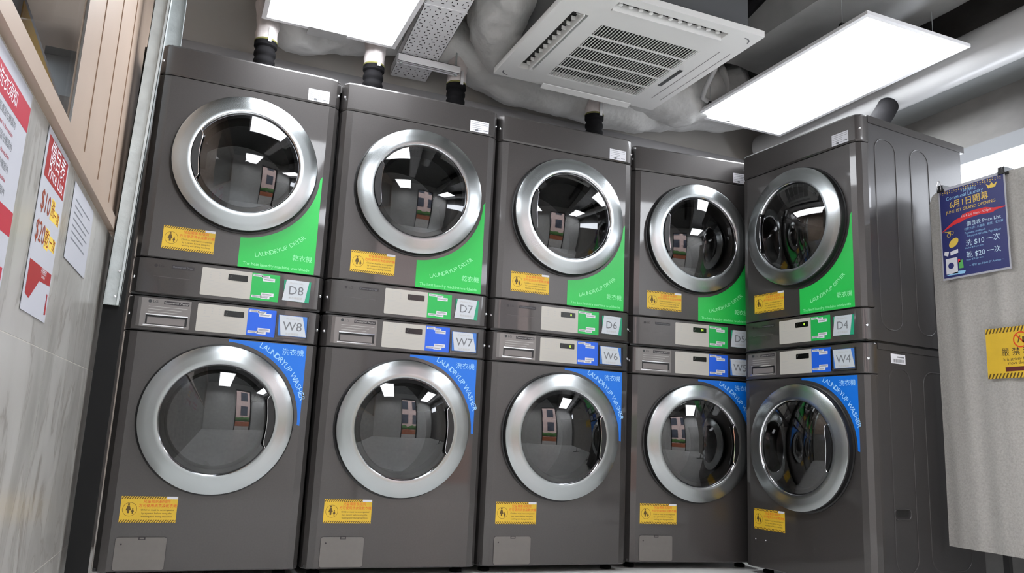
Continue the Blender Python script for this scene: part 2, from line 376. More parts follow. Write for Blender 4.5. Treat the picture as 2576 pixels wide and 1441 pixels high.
def add_door(root, cz, R0, Z0, handle_side):
    org = (UC, 0.0, cz)
    prof = [(R0 - 0.001, 0.002), (R0 - 0.001, -0.026), (R0 - 0.0025, -0.0325), (R0 - 0.006, -0.0345), (R0 - 0.03, -0.0385), (R0 - 0.052, -0.0420), (R0 - 0.0655, -0.0440), (R0 - 0.0675, -0.0432), (R0 - 0.0690, -0.038), (R0 - 0.070, -0.030)]
    ring = sh(MB().lathe(prof[2:], org, n=128).build('door', STEEL, root, origin=org), Z0)
    def sub(mb, name, mt, **k):
        o = mb.build(name, mt, ring, **k); o.location = Vector(o.location) - Vector(org); return o
    # the black body of the door and its seal against the front
    mb = MB().lathe([(R0 + 0.005, 0.0005), (R0 + 0.005, -0.004), (R0 - 0.0005, -0.006), (R0 - 0.0005, -0.028), (R0 - 0.004, -0.0325), (R0 - 0.012, -0.034)], org, n=128)
    sub(mb, 'door_seal', BLACK)
    Ri = R0 - 0.069; Rs = 0.52; y0 = -0.034; sag = Rs - math.sqrt(Rs * Rs - Ri * Ri)
    dome = []
    for k in range(15):
        r = Ri * (1 - k / 14.0); dome.append((r, y0 - ((math.sqrt(Rs * Rs - r * r)) - (Rs - sag))))
    sub(MB().lathe(dome, org, n=96), 'door_glass', PORTGLASS)
    sub(MB().lathe([(Ri, -0.031), (Ri - 0.02, -0.0345), (Ri - 0.026, -0.02), (Ri - 0.03, 0.03)], org, n=96), 'inner_trim', BLACK)
    sub(MB().lathe([(Ri + 0.001, -0.0425), (Ri - 0.002, -0.040), (Ri - 0.0035, -0.036)], org, n=96), 'chrome_bead', CHROME)
    # curved grip pocket beside the glass
    a0 = -0.50; a1 = 0.50
    if handle_side < 0: a0 += PI; a1 += PI
    P = []
    N = 24
    for k in range(N + 1):
        t = a0 + (a1 - a0) * k / N; s_ = math.sin(PI * k / N) ** 0.35; P.append((org[0] + (Ri - 0.001) * math.cos(t), org[2] + (Ri - 0.001) * math.sin(t)))
    for k in range(N, -1, -1):
        t = a0 + (a1 - a0) * k / N; s_ = math.sin(PI * k / N) ** 0.35; rr = Ri - 0.001 - 0.024 * s_ - 0.001; P.append((org[0] + rr * math.cos(t), org[2] + rr * math.sin(t)))
    sub(MB().plate(P, -0.050, -0.034), 'grip_pocket', BLACK, smooth=0)
    mb = MB(); pts = [(org[0] + (Ri - 0.0265 * math.sin(PI * k / N) ** 0.35) * math.cos(a0 + (a1 - a0) * k / N), -0.0505, org[2] + (Ri - 0.0265 * math.sin(PI * k / N) ** 0.35) * math.sin(a0 + (a1 - a0) * k / N)) for k in range(N + 1)]
    sub(mb.tube(pts, 0.0016, 6), 'grip_trim', CHROME)
    return ring
def add_drum(root, cz, Z0):
    m = MB()
    m.lathe([(0.185, 0.03), (0.215, 0.045), (0.22, 0.08), (0.22, 0.44), (0.16, 0.46), (0.05, 0.45), (0.0, 0.45)], (UC, 0, cz), n=64)
    d = sh(m.build('drum', DRUM, root, recalc=False), Z0)
    for k in range(3):
        a = 0.5 + k * 2 * PI / 3
        m = MB(); P = [(UC + 0.219 * math.cos(a - 0.12), 0.08, cz + 0.219 * math.sin(a - 0.12)), (UC + 0.165 * math.cos(a), 0.09, cz + 0.165 * math.sin(a)), (UC + 0.219 * math.cos(a + 0.12), 0.08, cz + 0.219 * math.sin(a + 0.12))]
        Q = [(x, 0.42, z) for x, y, z in P]
        for i in range(3): m.face([P[i], P[(i + 1) % 3], Q[(i + 1) % 3], Q[i]])
        m.face(P)
        o = m.build('drum_paddle', DRUM, d)
def add_feet(root, Z0):
    for x in (0.06, W - 0.06):
        for y in (0.09, 0.62): sh(MB().lathe([(0.0, 0.0), (0.024, 0.0), (0.024, 0.012), (0.012, 0.016), (0.012, 0.034)], (x, y, Z0), axis='Z', n=20).build('foot', RUBBER, root), Z0)
def screw(root, u, y, z, Z0, out):
    n = Vector((out * 0.75, -0.66, 0)).normalized()
    m = MB(); m.lathe([(0.0, -0.005), (0.0045, -0.0035), (0.006, 0.0)], (0, 0, 0), n=16)
    o = m.build('screw', CHROME, root); o.rotation_euler = (0, 0, math.atan2(-n.y, -n.x) - PI / 2 + 0)
    o.location = (u - 0.343, y - 0.35, z - Z0); return o
E = 0.0008
def warn_sticker(root, x0, z0, x1, z1, Z0):
    w_, h = x1 - x0, z1 - z0
    st = sh(MB().plate([(x0, z0), (x1, z0), (x1, z1), (x0, z1)], -E, 0.0).build('warning_sticker', YELLOW, root, smooth=0), Z0)
    m = MB(); y = -E - 0.0002
    def P(a, b): return (x0 + a * w_, y, z0 + b * h)
    # hazard stripes along both edges
    m.use(0)
    for (b0, b1) in ((0.0, 0.105), (0.895, 1.0)):
        n = 23
        for k in range(n):
            a = k / n
            m.face([P(a, b0), P(a + 0.021, b0), P(min(1, a + 0.021 + 0.035), b1), P(min(1, a + 0.035), b1)])
    # ring with parent and child
    cx, cz, r = x0 + 0.165 * w_, z0 + 0.5 * h, 0.128 * w_
    for k in range(40):
        a, b_ = 2 * PI * k / 40, 2 * PI * (k + 1) / 40
        m.face([(cx + r * math.cos(a), y, cz + r * math.sin(a)), (cx + r * math.cos(b_), y, cz + r * math.sin(b_)), (cx + (r - 0.0012) * math.cos(b_), y, cz + (r - 0.0012) * math.sin(b_)), (cx + (r - 0.0012) * math.cos(a), y, cz + (r - 0.0012) * math.sin(a))])
    for px, pz, s_ in ((cx - 0.004, cz + 0.002, 1.0), (cx + 0.0095, cz - 0.006, 0.58)):
        H = 0.030 * s_
        m.face([(px + 0.0035 * s_ * math.cos(2 * PI * k / 12), y, pz + H * 0.5 + 0.0035 * s_ * math.sin(2 * PI * k / 12)) for k in range(12)])
        m.face([(px - 0.0032 * s_, y, pz + H * 0.36), (px + 0.0032 * s_, y, pz + H * 0.36), (px + 0.0085 * s_, y, pz - H * 0.18), (px - 0.0085 * s_, y, pz - H * 0.18)])
        m.face([(px - 0.0035 * s_, y, pz - H * 0.18), (px + 0.0035 * s_, y, pz - H * 0.18), (px + 0.003 * s_, y, pz - H * 0.5), (px - 0.003 * s_, y, pz - H * 0.5)])
    m.use(1); m.text('兒童需家長陪同', x0 + 0.63 * w_, z0 + 0.80 * h, 0.0125, y)
    m.text('方可使用洗衣及乾衣機', x0 + 0.655 * w_, z0 + 0.635 * h, 0.0122, y)
    m.use(2); m.text('Children must be accompanied', x0 + 0.655 * w_, z0 + 0.48 * h, 0.0085, y)
    m.text('by a parent before using the', x0 + 0.645 * w_, z0 + 0.355 * h, 0.0085, y); m.text('washing and drying machines', x0 + 0.65 * w_, z0 + 0.23 * h, 0.0085, y)
    m.use(3); m.face([P(0.80, 0.90), P(0.995, 0.90), P(0.995, 1.0), P(0.80, 1.0)])
    for f_ in m.bm.faces:
        if f_.material_index == 3:
            for v in f_.verts: v.co.y -= 0.0003
    o = m.build('sticker_print', [BROWNI, REDI, DARKI, WHITE], st, smooth=0, recalc=False); return st
def control(root, z0, z1, Z0, blue, digits):
    """pale instruction label, coloured film with white stickers, display"""
    us, ue, sp = 0.2355, 0.5150, 0.4125
    lab = sh(MB().plate(rrect(us, z0, sp + 0.002, z1, 0.004), -E, 0).build('instruction_label', LABEL, root, smooth=0), Z0)
    m = MB(); y = -E - 0.0002
    m.use(0)
    for k in range(9 if not blue else 8):
        zz = z0 + 0.008 + k * 0.0052; m.box((us + 0.010, y, zz), (us + (0.16 if k % 3 else 0.15), y + 0.0001, zz + 0.0012))
    m.box((us + 0.010, y, z0 + 0.054), (us + 0.045, y + 0.0001, z0 + 0.0565)); m.box((us + 0.030, y, z1 - 0.012), (us + 0.062, y + 0.0001, z1 - 0.0105))
    for k in range(2 if not blue else 3):
        cx = us + (0.028 + 0.033 * k if not blue else 0.022 + 0.026 * k)
        for q in range(3): m.box((cx, y, z0 + 0.066 + q * 0.009), (cx + 0.006, y + 0.0001, z0 + 0.070 + q * 0.009))
    if blue: m.box((us + 0.01, y, z1 - 0.007), (us + 0.085, y + 0.0001, z1 - 0.0055))
    m.box((us + 0.100, y, z1 - 0.0095), (us + 0.135, y + 0.0001, z1 - 0.008))
    m.build('fine_print', [INKF], lab, smooth=0, recalc=False)
    dx0, dx1 = 0.3285, 0.3985; dz0, dz1 = (1.068, 1.091) if not blue else (0.931, 0.953)
    d = sh(MB().plate(rrect(dx0, dz0, dx1, dz1, 0.003), -E * 2.2, 0).build('display', DISP, root, smooth=0), Z0)
    m = MB()
    m.use(1).text('ϟ', dx0 + 0.010, (dz0 + dz1) / 2, 0.012, -E * 2.2 - 0.0002) if False else None
    m.use(1); zc = (dz0 + dz1) / 2; yy = -E * 2.2 - 0.0002
    m.face([(dx0 + 0.006, yy, zc - 0.005), (dx0 + 0.008, yy, zc - 0.005), (dx0 + 0.013, yy, zc + 0.006), (dx0 + 0.010, yy, zc + 0.006)])
    m.use(0)
    if digits: m.text(digits, dx1 - 0.021, zc, 0.015, yy, sx=0.9)
    m.build('display_digits', [DIGIT, DIGITOFF], d, smooth=0, recalc=False)
    col = BLUE2 if blue else GREEN2
    fl = sh(MB().plate(rrect(sp, z0, ue, z1 + (0.0 if blue else 0.0), 0.003), -E * 1.5, 0).build('colour_film', col, root, smooth=0), Z0)
    yy = -E * 1.5 - 0.0003
    for grp in (((0.417, z1 - 0.013, 0.452, z1 - 0.004), (0.448, z1 - 0.016, 0.478, z1 - 0.007), (0.453, z1 - 0.028, 0.497, z1 - 0.015)), ((0.452, z0 + 0.018, 0.497, z0 + 0.031), (0.417, z0 + 0.010, 0.453, z0 + 0.019), (0.450, z0 + 0.008, 0.483, z0 + 0.019))):
        m = MB()
        for (a, b_, cc, dd) in grp:
            m.use(0); m.plate([(a, b_), (cc, b_), (cc, dd), (a, dd)], yy, yy + 0.0002)
            m.use(1); zz = (b_ + dd) / 2
            m.box((a + 0.003, yy - 0.0002, zz + 0.0006), (cc - 0.004, yy, zz + 0.0022)); m.box((a + 0.003, yy - 0.0002, zz - 0.0022), (cc - 0.008, yy, zz - 0.0008))
        m.build('sticker_strip', [WHITE, INK], fl, smooth=0)
    if blue: pass
def logo(m, u, z, y, s_=1.0):
    """round emblem and LG letters"""
    r = 0.0058 * s_
    m.face([(u + r * math.cos(2 * PI * k / 24), y, z + r * math.sin(2 * PI * k / 24)) for k in range(24)])
    m.text('LG', u + 0.0185 * s_, z - 0.0002, 0.0138 * s_, y, sx=1.05)
def number_card(root, txt, washer, Z0):
    if washer:
        back = [(0.527, 0.878), (0.633, 0.877), (0.630, 0.957), (0.524, 0.957)]; front = [(0.526, 0.956), (0.613, 0.955), (0.631, 0.879), (0.537, 0.879)]; cx, cz = 0.578, 0.913; bc = BLUEC
    else:
        back = [(0.535, 1.014), (0.630, 1.012), (0.633, 1.094), (0.531, 1.094)]; front = [(0.540, 1.095), (0.625, 1.094), (0.613, 1.013), (0.529, 1.014)]; cx, cz = 0.578, 1.052; bc = TEAL
    o = sh(MB().plate(back, -0.0020, -0.0004).build('number_card', bc, root, smooth=0), Z0)
    if washer: front = front
    m = MB().plate(front, -0.0042, -0.0024); m.build('white_insert', CARD, o, smooth=0)
    m = MB(); m.use(0).text(txt, cx, cz + 0.001, 0.047, -0.0045)
    m.use(1).text('Machine No.', cx, cz + 0.031, 0.010, -0.0045); m.text('洗衣機編號' if washer else '乾衣機編號', cx, cz - 0.027, 0.010, -0.0045)
    m.build('card_print', [INK, INKF], o, smooth=0, recalc=False)
    if washer:
        m = MB()
        m.box((0.518, -0.009, 0.870), (0.520, 0, 0.960)); m.box((0.635, -0.009, 0.870), (0.637, 0, 0.960)); m.box((0.518, -0.009, 0.868), (0.637, 0, 0.8705))
        sh(m.build('card_holder', CLEAR, root, smooth=0), Z0)
def top_sticker(root, Z0):
    o = sh(MB().plate([(0.551, 1.836), (0.636, 1.836), (0.636, 1.886), (0.551, 1.886)], -E, 0).build('data_label', WHITE, root, smooth=0), Z0)
    m = MB(); y = -E - 0.0002
    for k in range(5): m.box((0.555, y, 1.878 - k * 0.0085), (0.555 + (0.075 if k < 2 else 0.05), y + 0.0001, 1.8795 - k * 0.0085))
    m.box((0.575, y, 1.839), (0.588, y + 0.0001, 1.848)); m.box((0.612, y, 1.844), (0.631, y + 0.0001, 1.848))
    m.build('fine_print', INK, o, smooth=0, recalc=False)

def make_washer(name, digits, flap=True, last=False, loc=(0, 0, 0), rz=0, label=''):
    Z0 = 0.0
    root = thing('washing_machine', label, 'washing machine', loc, rz, 'washing machines in the lower row')
    cz = 0.5555
    m = MB(); P = 0.003
    # steel cabinet, open at the front
    m.face([(P, 0.06, 0.03), (P, 0.69, 0.03), (P, 0.69, 0.975), (P, 0.06, 0.975)]); m.face([(W - P, 0.06, 0.03), (W - P, 0.69, 0.03), (W - P, 0.69, 0.975), (W - P, 0.06, 0.975)])
    m.face([(P, 0.69, 0.03), (W - P, 0.69, 0.03), (W - P, 0.69, 0.975), (P, 0.69, 0.975)]); m.face([(P, 0.06, 0.03), (W - P, 0.06, 0.03), (W - P, 0.69, 0.03), (P, 0.69, 0.03)])
    m.face([(P, 0.06, 0.975), (W - P, 0.06, 0.975), (W - P, 0.69, 0.975), (P, 0.69, 0.975)])
    side_ribs(m, [(0.130, 0.09, 0.262, 0.885), (0.345, 0.09, 0.60, 0.885)])
    m.box((-0.001, 0.064, 0.955), (W + 0.001, 0.70, 0.980))
    sh(m.build('cabinet', PAINT2, root, smooth=40), Z0)
    sh(MB().box((0.01, 0.012, 0.035), (W - 0.01, 0.0125 + 0.012, 0.044)).build('kick_gap', BLACK, root), Z0)
    m = MB(); hole_band(m, 0.030, 0.8515, UC, cz, 0.225); sh(m.build('front_panel', PAINT, root, smooth=30), Z0)
    m = MB(); solid_band(m, 0.8545, 0.9785); sh(m.build('control_panel', PAINT, root, smooth=30), Z0)
    add_drum(root, cz, Z0); add_door(root, cz, 0.266, Z0, 1); add_feet(root, Z0)
    # detergent drawer
    m = MB(); z0, z1 = 0.8685, 0.9715; x0, x1 = 0.0475, 0.213; a, b_, c_, d_ = 0.066, 0.878, 0.205, 0.911
    for q in (((x0, z0), (x1, z0), (x1, b_), (x0, b_)), ((x0, d_), (x1, d_), (x1, z1), (x0, z1)), ((x0, b_), (a, b_), (a, d_), (x0, d_)), ((c_, b_), (x1, b_), (x1, d_), (c_, d_))): m.plate(list(q), -0.0022, 0.0)
    m.face([(0.034, 0.0035, z0), (x0, -0.0022, z0), (x0, -0.0022, z1), (0.034, 0.0035, z1)])
    dr = sh(m.build('detergent_drawer', SILVER, root, smooth=0), Z0)
    m = MB(); m.use(0); m.plate([(a, b_), (c_, b_), (c_, d_), (a, d_)], -0.0006, 0.0); m.use(1); m.plate([(a + 0.006, b_ + 0.002), (c_ - 0.008, b_ + 0.002), (c_ - 0.008, d_ - 0.007), (a + 0.006, d_ - 0.007)], -0.0012, -0.0006)
    m.use(2); m.box((a - 0.001, -0.0058, d_), (c_ + 0.001, -0.002, d_ + 0.004)); m.box((a - 0.006, -0.0036, b_ - 0.005), (c_ - 0.01, -0.002, b_ - 0.002))
    m.build('drawer_grip', [BLACK, mat('drawer_inner', (120, 114, 112), 0.5), CHROME], dr, smooth=0)
    m = MB(); m.use(0); logo(m, 0.0745, 0.9605, -0.0026)
    m.use(1); m.plate([(0.121, 0.953), (0.206, 0.953), (0.206, 0.9655), (0.121, 0.9655)], -0.0028, -0.0023)
    m.use(2); m.text('Commercial Washer', 0.1635, 0.9592, 0.0095, -0.0031)
    for k in range(3): m.box((0.072, -0.0024, 0.9225 + 0.0095 * k), (0.072 + (0.1, 0.11, 0.13)[k], -0.0023, 0.924 + 0.0095 * k))
    m.build('maker_logo', [mat('logo_grey', (46, 50, 52), 0.4), mat('dark_plate', (46, 42, 46), 0.4), INKF], dr, smooth=0, recalc=False)
    control(root, 0.8685, 0.9700, Z0, True, digits)
    # blue corner decal that follows the door
    P = []; Rd = 0.2835
    for k in range(41):
        t = math.radians(88.0 - 89.5 * k / 40); P.append((UC + Rd * math.cos(t), cz + Rd * math.sin(t)))
    P += [(0.6385, cz - 0.010), (0.6385, 0.8475), (P[0][0], 0.8475)]
    dc = sh(MB().plate(P[::-1], -E, 0).build('blue_decal', BLUE, root, smooth=0), Z0)
    m = MB(); arc_text(m, 'LAUNDRYUP WASHER', UC, cz, 0.3065, 66.5, 16.0, 0.0290, -E - 0.0003, False)
    m.build('decal_lettering', [PALEB], dc, smooth=0, recalc=False)
    MB().text('洗衣機', 0.590, 0.8165, 0.0270, -E - 0.0003).build('decal_characters', [PALEB], dc, smooth=0, recalc=False)
    warn_sticker(root, 0.067, 0.193, 0.247, 0.281, Z0)
    for s_, u, y_ in ((-1, 0.010, 0.020), (1, W - 0.010, 0.020)): screw(root, u, y_, 0.913, Z0, s_)
    if flap:
        fp = sh(MB().plate(rrect(0.0655, 0.036, 0.2265, 0.144, 0.009), -0.0022, 0).build('drain_flap', GREYP, root, smooth=0), Z0)
        m = MB(); P = rrect(0.0655, 0.036, 0.2265, 0.144, 0.009); P2 = rrect(0.0640, 0.0345, 0.2280, 0.1455, 0.0105)
        n = len(P)
        for i in range(n): m.face([(P[i][0], -0.0006, P[i][1]), (P[(i + 1) % n][0], -0.0006, P[(i + 1) % n][1]), (P2[(i + 1) % n][0], -0.0006, P2[(i + 1) % n][1]), (P2[i][0], -0.0006, P2[i][1])])
        m.plate([(0.136, 0.136), (0.158, 0.136), (0.158, 0.146), (0.136, 0.146)], -0.0028, -0.0022)
        m.lathe([(0.0, -0.0026), (0.003, -0.0024), (0.0032, -0.002)], (0.084, 0, 0.122), n=10)
        m.build('flap_catch', mat('dark_gap', (40, 36, 38), 0.6), fp, smooth=0)
        sh(MB().plate([(0.140, 0.1385), (0.154, 0.1385), (0.154, 0.1435), (0.140, 0.1435)], -0.0034, -0.0028).build('flap_latch', GREYP, root, smooth=0), Z0)
    else:
        m = MB(); P = rrect(0.0655, 0.036, 0.2265, 0.144, 0.009); P2 = rrect(0.0640, 0.0345, 0.2280, 0.1455, 0.0105); n = len(P)
        for i in range(n): m.face([(P[i][0], -0.0006, P[i][1]), (P[(i + 1) % n][0], -0.0006, P[(i + 1) % n][1]), (P2[(i + 1) % n][0], -0.0006, P2[(i + 1) % n][1]), (P2[i][0], -0.0006, P2[i][1])])
        sh(m.build('drain_flap', mat('dark_gap2', (66, 62, 62), 0.6), root, smooth=0), Z0)
        for u in (0.075, 0.135): sh(MB().lathe([(0.0, -0.003), (0.003, -0.002), (0.004, 0)], (u, 0, 0.150), n=10).build('screw', CHROME, root), Z0)
        # details of the exposed side
        sx = W - 0.003
        m = MB(); P = rrect(0.128, 0.292, 0.226, 0.334, 0.018)
        m.use(0); m.face([(sx + 0.0006, y, z) for y, z in P]); m.use(1); m.tube([(sx + 0.001, y, z) for y, z in P] + [(sx + 0.001, P[0][0], P[0][1])], 0.0035, 8, cap=False)
        m.use(2); m.face([(sx + 0.0012, y, z) for y, z in rrect(0.140, 0.302, 0.214, 0.330, 0.010)])
        sh(m.build('side_grip', [mat('dark_gap', (40, 36, 38), 0.6), PAINT2, BLACK], root, recalc=False), Z0)
        m = MB(); m.face([(sx + 0.0008, 0.146, 0.905), (sx + 0.0008, 0.236, 0.905), (sx + 0.0008, 0.236, 0.944), (sx + 0.0008, 0.146, 0.944)])
        bl = sh(m.build('barcode_label', WHITE, root, smooth=0), Z0)
        m = MB(); random.seed(3); y = 0.158
        while y < 0.224:
            wd = random.choice((0.001, 0.0018, 0.003)); m.face([(sx + 0.0012, y, 0.910), (sx + 0.0012, y + wd, 0.910), (sx + 0.0012, y + wd, 0.924), (sx + 0.0012, y, 0.924)]); y += wd + random.choice((0.0012, 0.002))
        m.face([(sx + 0.0012, 0.185, 0.930), (sx + 0.0012, 0.228, 0.930), (sx + 0.0012, 0.228, 0.935), (sx + 0.0012, 0.185, 0.935)])
        m.build('barcode', INK, bl, smooth=0, recalc=False)
    number_card(root, name, True, Z0)
    return root
def arc_text(m, body, cu, cz, r, a_start, a_end, size, y, below):
    """letters set along an arc; angles in degrees, letter tops away from the centre unless below"""
    adv = {'I': 0.35, 'L': 0.52, ' ': 0.38, 'W': 0.95, 'E': 0.56, 'S': 0.56, 'R': 0.62, 'P': 0.6, 'Y': 0.6}
    ws = [adv.get(ch, 0.68) for ch in body]; tot = sum(ws); acc = 0
    for ch, wd in zip(body, ws):
        a = math.radians(a_start + (a_end - a_start) * (acc + wd / 2) / tot); acc += wd
        if ch == ' ': continue
        rot = (a - PI / 2) if not below else (a + PI / 2)
        m.text(ch, cu + r * math.cos(a), cz + r * math.sin(a), size, y, rot=rot)
def make_dryer(name, digits, loc, rz, label):
    Z0 = 0.983
    root = thing('tumble_dryer', label, 'tumble dryer', loc, rz, 'tumble dryers in the upper row')
    cz = 1.521; P = 0.003
    m = MB()
    m.face([(P, 0.06, 0.99), (P, 0.69, 0.99), (P, 0.69, 1.93), (P, 0.06, 1.93)]); m.face([(W - P, 0.06, 0.99), (W - P, 0.69, 0.99), (W - P, 0.69, 1.93), (W - P, 0.06, 1.93)])
    m.face([(P, 0.69, 0.99), (W - P, 0.69, 0.99), (W - P, 0.69, 1.93), (P, 0.69, 1.93)]); m.face([(P, 0.06, 0.99), (W - P, 0.06, 0.99), (W - P, 0.69, 0.99), (P, 0.69, 0.99)])
    side_ribs(m, [(0.10, 1.04, 0.232, 1.862), (0.33, 1.04, 0.452, 1.862)])
    sh(m.build('cabinet', PAINT2, root, smooth=40), Z0)
    sh(MB().box((-0.003, 0.058, 1.917), (W + 0.003, 0.712, 1.948)).build('lid', PAINT, root, smooth=0), Z0)
    m = MB(); solid_band(m, 0.9885, 1.1195); sh(m.build('control_panel', PAINT, root, smooth=30), Z0)
    m = MB(); hole_band(m, 1.1225, 1.8265, UC, cz, 0.225); sh(m.build('front_panel', PAINT, root, smooth=30), Z0)
    m = MB(); solid_band(m, 1.8290, 1.948, e=0.007); sh(m.build('top_panel', PAINT, root, smooth=30), Z0)
    add_drum(root, cz, Z0); add_door(root, cz, 0.2665, Z0, -1)
    sh(MB().box((0.01, 0.012, 0.983), (W - 0.01, 0.66, 0.9905)).build('base_gap', BLACK, root), Z0)
    m = MB(); m.use(0); logo(m, 0.0785, 1.0925, -0.0006)
    m.use(1); m.plate([(0.131, 1.0875), (0.208, 1.0875), (0.208, 1.0995), (0.131, 1.0995)], -0.0008, 0); m.use(2); m.text('Commercial Dryer', 0.1695, 1.0935, 0.0090, -0.0011)
    m.use(3); m.box((0.075, -0.0005, 1.0525), (0.198, 0, 1.0535))
    sh(m.build('maker_logo', [mat('logo_dark', (30, 26, 28), 0.4), mat('dark_plate2', (38, 34, 38), 0.4), INK, mat('seam_line', (92, 88, 88), 0.5)], root, smooth=0, recalc=False), Z0)
    control(root, 1.0035, 1.1065, Z0, False, digits)
    P_ = []; Rd = 0.2845
    t0 = math.degrees(math.asin((0.3555 - UC) / Rd)) - 90
    for k in range(41):
        t = math.radians(t0 + (-2 - t0) * k / 40); P_.append((UC + Rd * math.cos(t), cz + Rd * math.sin(t)))
    P_ += [(0.6385, cz + 0.004), (0.6385, 1.1245), (0.3555, 1.1245)]
    dc = sh(MB().plate(P_, -E, 0).build('green_decal', GREEN, root, smooth=0), Z0)
    m = MB(); arc_text(m, 'LAUNDRYUP DRYER', UC, cz, 0.352, -79.0, -45.5, 0.0235, -E - 0.0003, True)
    m.build('decal_lettering', [PALEG], dc, smooth=0, recalc=False)
    MB().text('乾衣機', 0.590, 1.1815, 0.0260, -E - 0.0003).build('decal_characters', [PALEG], dc, smooth=0, recalc=False)
    MB().text('The best laundry machine worldwide', 0.497, 1.1395, 0.0165, -E - 0.0003).build('decal_tagline', [PALEG], dc, smooth=0, recalc=False)
    warn_sticker(root, 0.087, 1.158, 0.266, 1.245, Z0)
    for s_, u in ((-1, 0.010), (1, W - 0.010)): screw(root, u, 0.020, 1.047, Z0, s_); screw(root, u, 0.020, 1.885, Z0, s_)
    top_sticker(root, Z0); number_card(root, name, False, Z0)
    return root
stacks = [(0.0, 0.0, 0.0), (0.6899, -0.002, -0.0254), (1.3822, -0.0047, -0.0209), (2.083, 0.030, -0.1065), (2.637, -0.073, -1.4805)]
dig = [('', ''), ('', ''), ('0', '0'), ('01', ''), ('0', '')]
wlab = ['dark grey front-loading washing machine with card W8, leftmost in the lower row',
        'dark grey front-loading washing machine with card W7, second from the left below dryer D7',
        'dark grey washing machine with card W6, middle of the lower row, lit display',
        'dark grey front-loading washing machine with card W5, beside the corner under dryer D5',
        'dark grey front-loading washing machine with card W4, turned sideways with its side visible']
dlab = ['dark grey tumble dryer with card D8, leftmost in the upper row on washer W8',
        'dark grey tumble dryer with card D7, second from the left in the upper row',
        'dark grey tumble dryer with card D6, middle of the upper row, green digit lit',
        'dark grey tumble dryer with card D5, tucked into the corner on washer W5',
        'dark grey tumble dryer with card D4, turned sideways at the right on washer W4']
for i, (x0, y0, a) in enumerate(stacks):
    n = 8 - i
    cx = x0 + 0.343 * math.cos(a) - 0.35 * math.sin(a); cy = y0 + 0.343 * math.sin(a) + 0.35 * math.cos(a)
    make_washer('W%d' % n, dig[i][1], flap=(i < 4), loc=(cx, cy, 0.0), rz=a, label=wlab[i])
    make_dryer('D%d' % n, dig[i][0], (cx, cy, 0.983), a, dlab[i])

# ------------------------------------------------------------------ exhaust couplings and ducts
def coupling(x, y, z0, zs, zt, r, label):
    """ribbed rubber sleeve from z0 to zs, pale taped collar up to zt"""
    t = thing('exhaust_coupling', label, 'duct coupling', (x, y, z0), 0, 'exhaust couplings above the dryers')
    h = zs - z0; prof = [(0, 0), (r, 0), (r, 0.03)]; z = 0.04
    while z + 0.05 < h: prof += [(r * 1.08, z), (r * 1.08, z + 0.014), (r * 0.97, z + 0.024), (r * 0.97, z + 0.034)]; z += 0.042
    prof += [(r, h - 0.03), (r * 1.14, h - 0.022), (r * 1.14, h), (0, h)]
    MB().lathe(prof, (0, 0, 0), axis='Z', n=32).build('rubber_sleeve', RUBBER, t)
    MB().lathe([(r * 1.1, 0), (r * 1.17, 0.006), (r * 1.1, 0.012)], (0, 0, h - 0.002), axis='Z', n=32).build('rope_seal', mat('olive_tape', (110, 108, 60), 0.8), t)
    H = zt - zs; n = 10
    o = MB().lathe([(r * (1.08 + 0.35 * (k / n) ** 2.5), H * k / n) for k in range(n + 1)], (0, 0, h + 0.002), axis='Z', n=32).build('collar', mat('collar_wrap', (196, 188, 186), 0.45, noise=0.1, nscale=30), t); noisy(o, 0.007, 22)
    MB().box((r * 0.1, -r * 1.26, h - 0.012), (r * 0.42, -r * 1.12, h + 0.06)).build('tape_tab', PIPEW, t)
for x, lab in ((0.402, 'black ribbed exhaust sleeve above dryer D8 leading to the grey duct'), (0.918, 'black ribbed exhaust sleeve above the left part of dryer D7'),
               (1.348, 'black ribbed exhaust sleeve above the right end of dryer D7'), (2.155, 'black ribbed exhaust sleeve above dryer D6 below the air conditioner')):
    back = abs(x - 1.348) < 0.01
    coupling(1.372 if back else x, 0.635 if back else 0.56, 1.948, 2.341 if back else 2.305, 2.50, 0.046, lab)
t = thing('exhaust_coupling', 'black bent exhaust sleeve standing on top of the sideways dryer D4', 'duct coupling', (3.23, -0.33, 1.948), 0, 'exhaust couplings above the dryers')
MB().tube([(0, 0, 0), (0, 0, 0.10), (0.03, 0.008, 0.18), (0.10, 0.03, 0.26), (0.16, 0.05, 0.32), (0.20, 0.06, 0.37)], 0.052, 28).build('rubber_sleeve', RUBBER, t)
MB().lathe([(0.053, 0), (0.058, 0.004), (0.058, 0.02), (0.053, 0.024)], (0, 0, 0.04), axis='Z', n=28).build('hose_clamp', GALV, t)

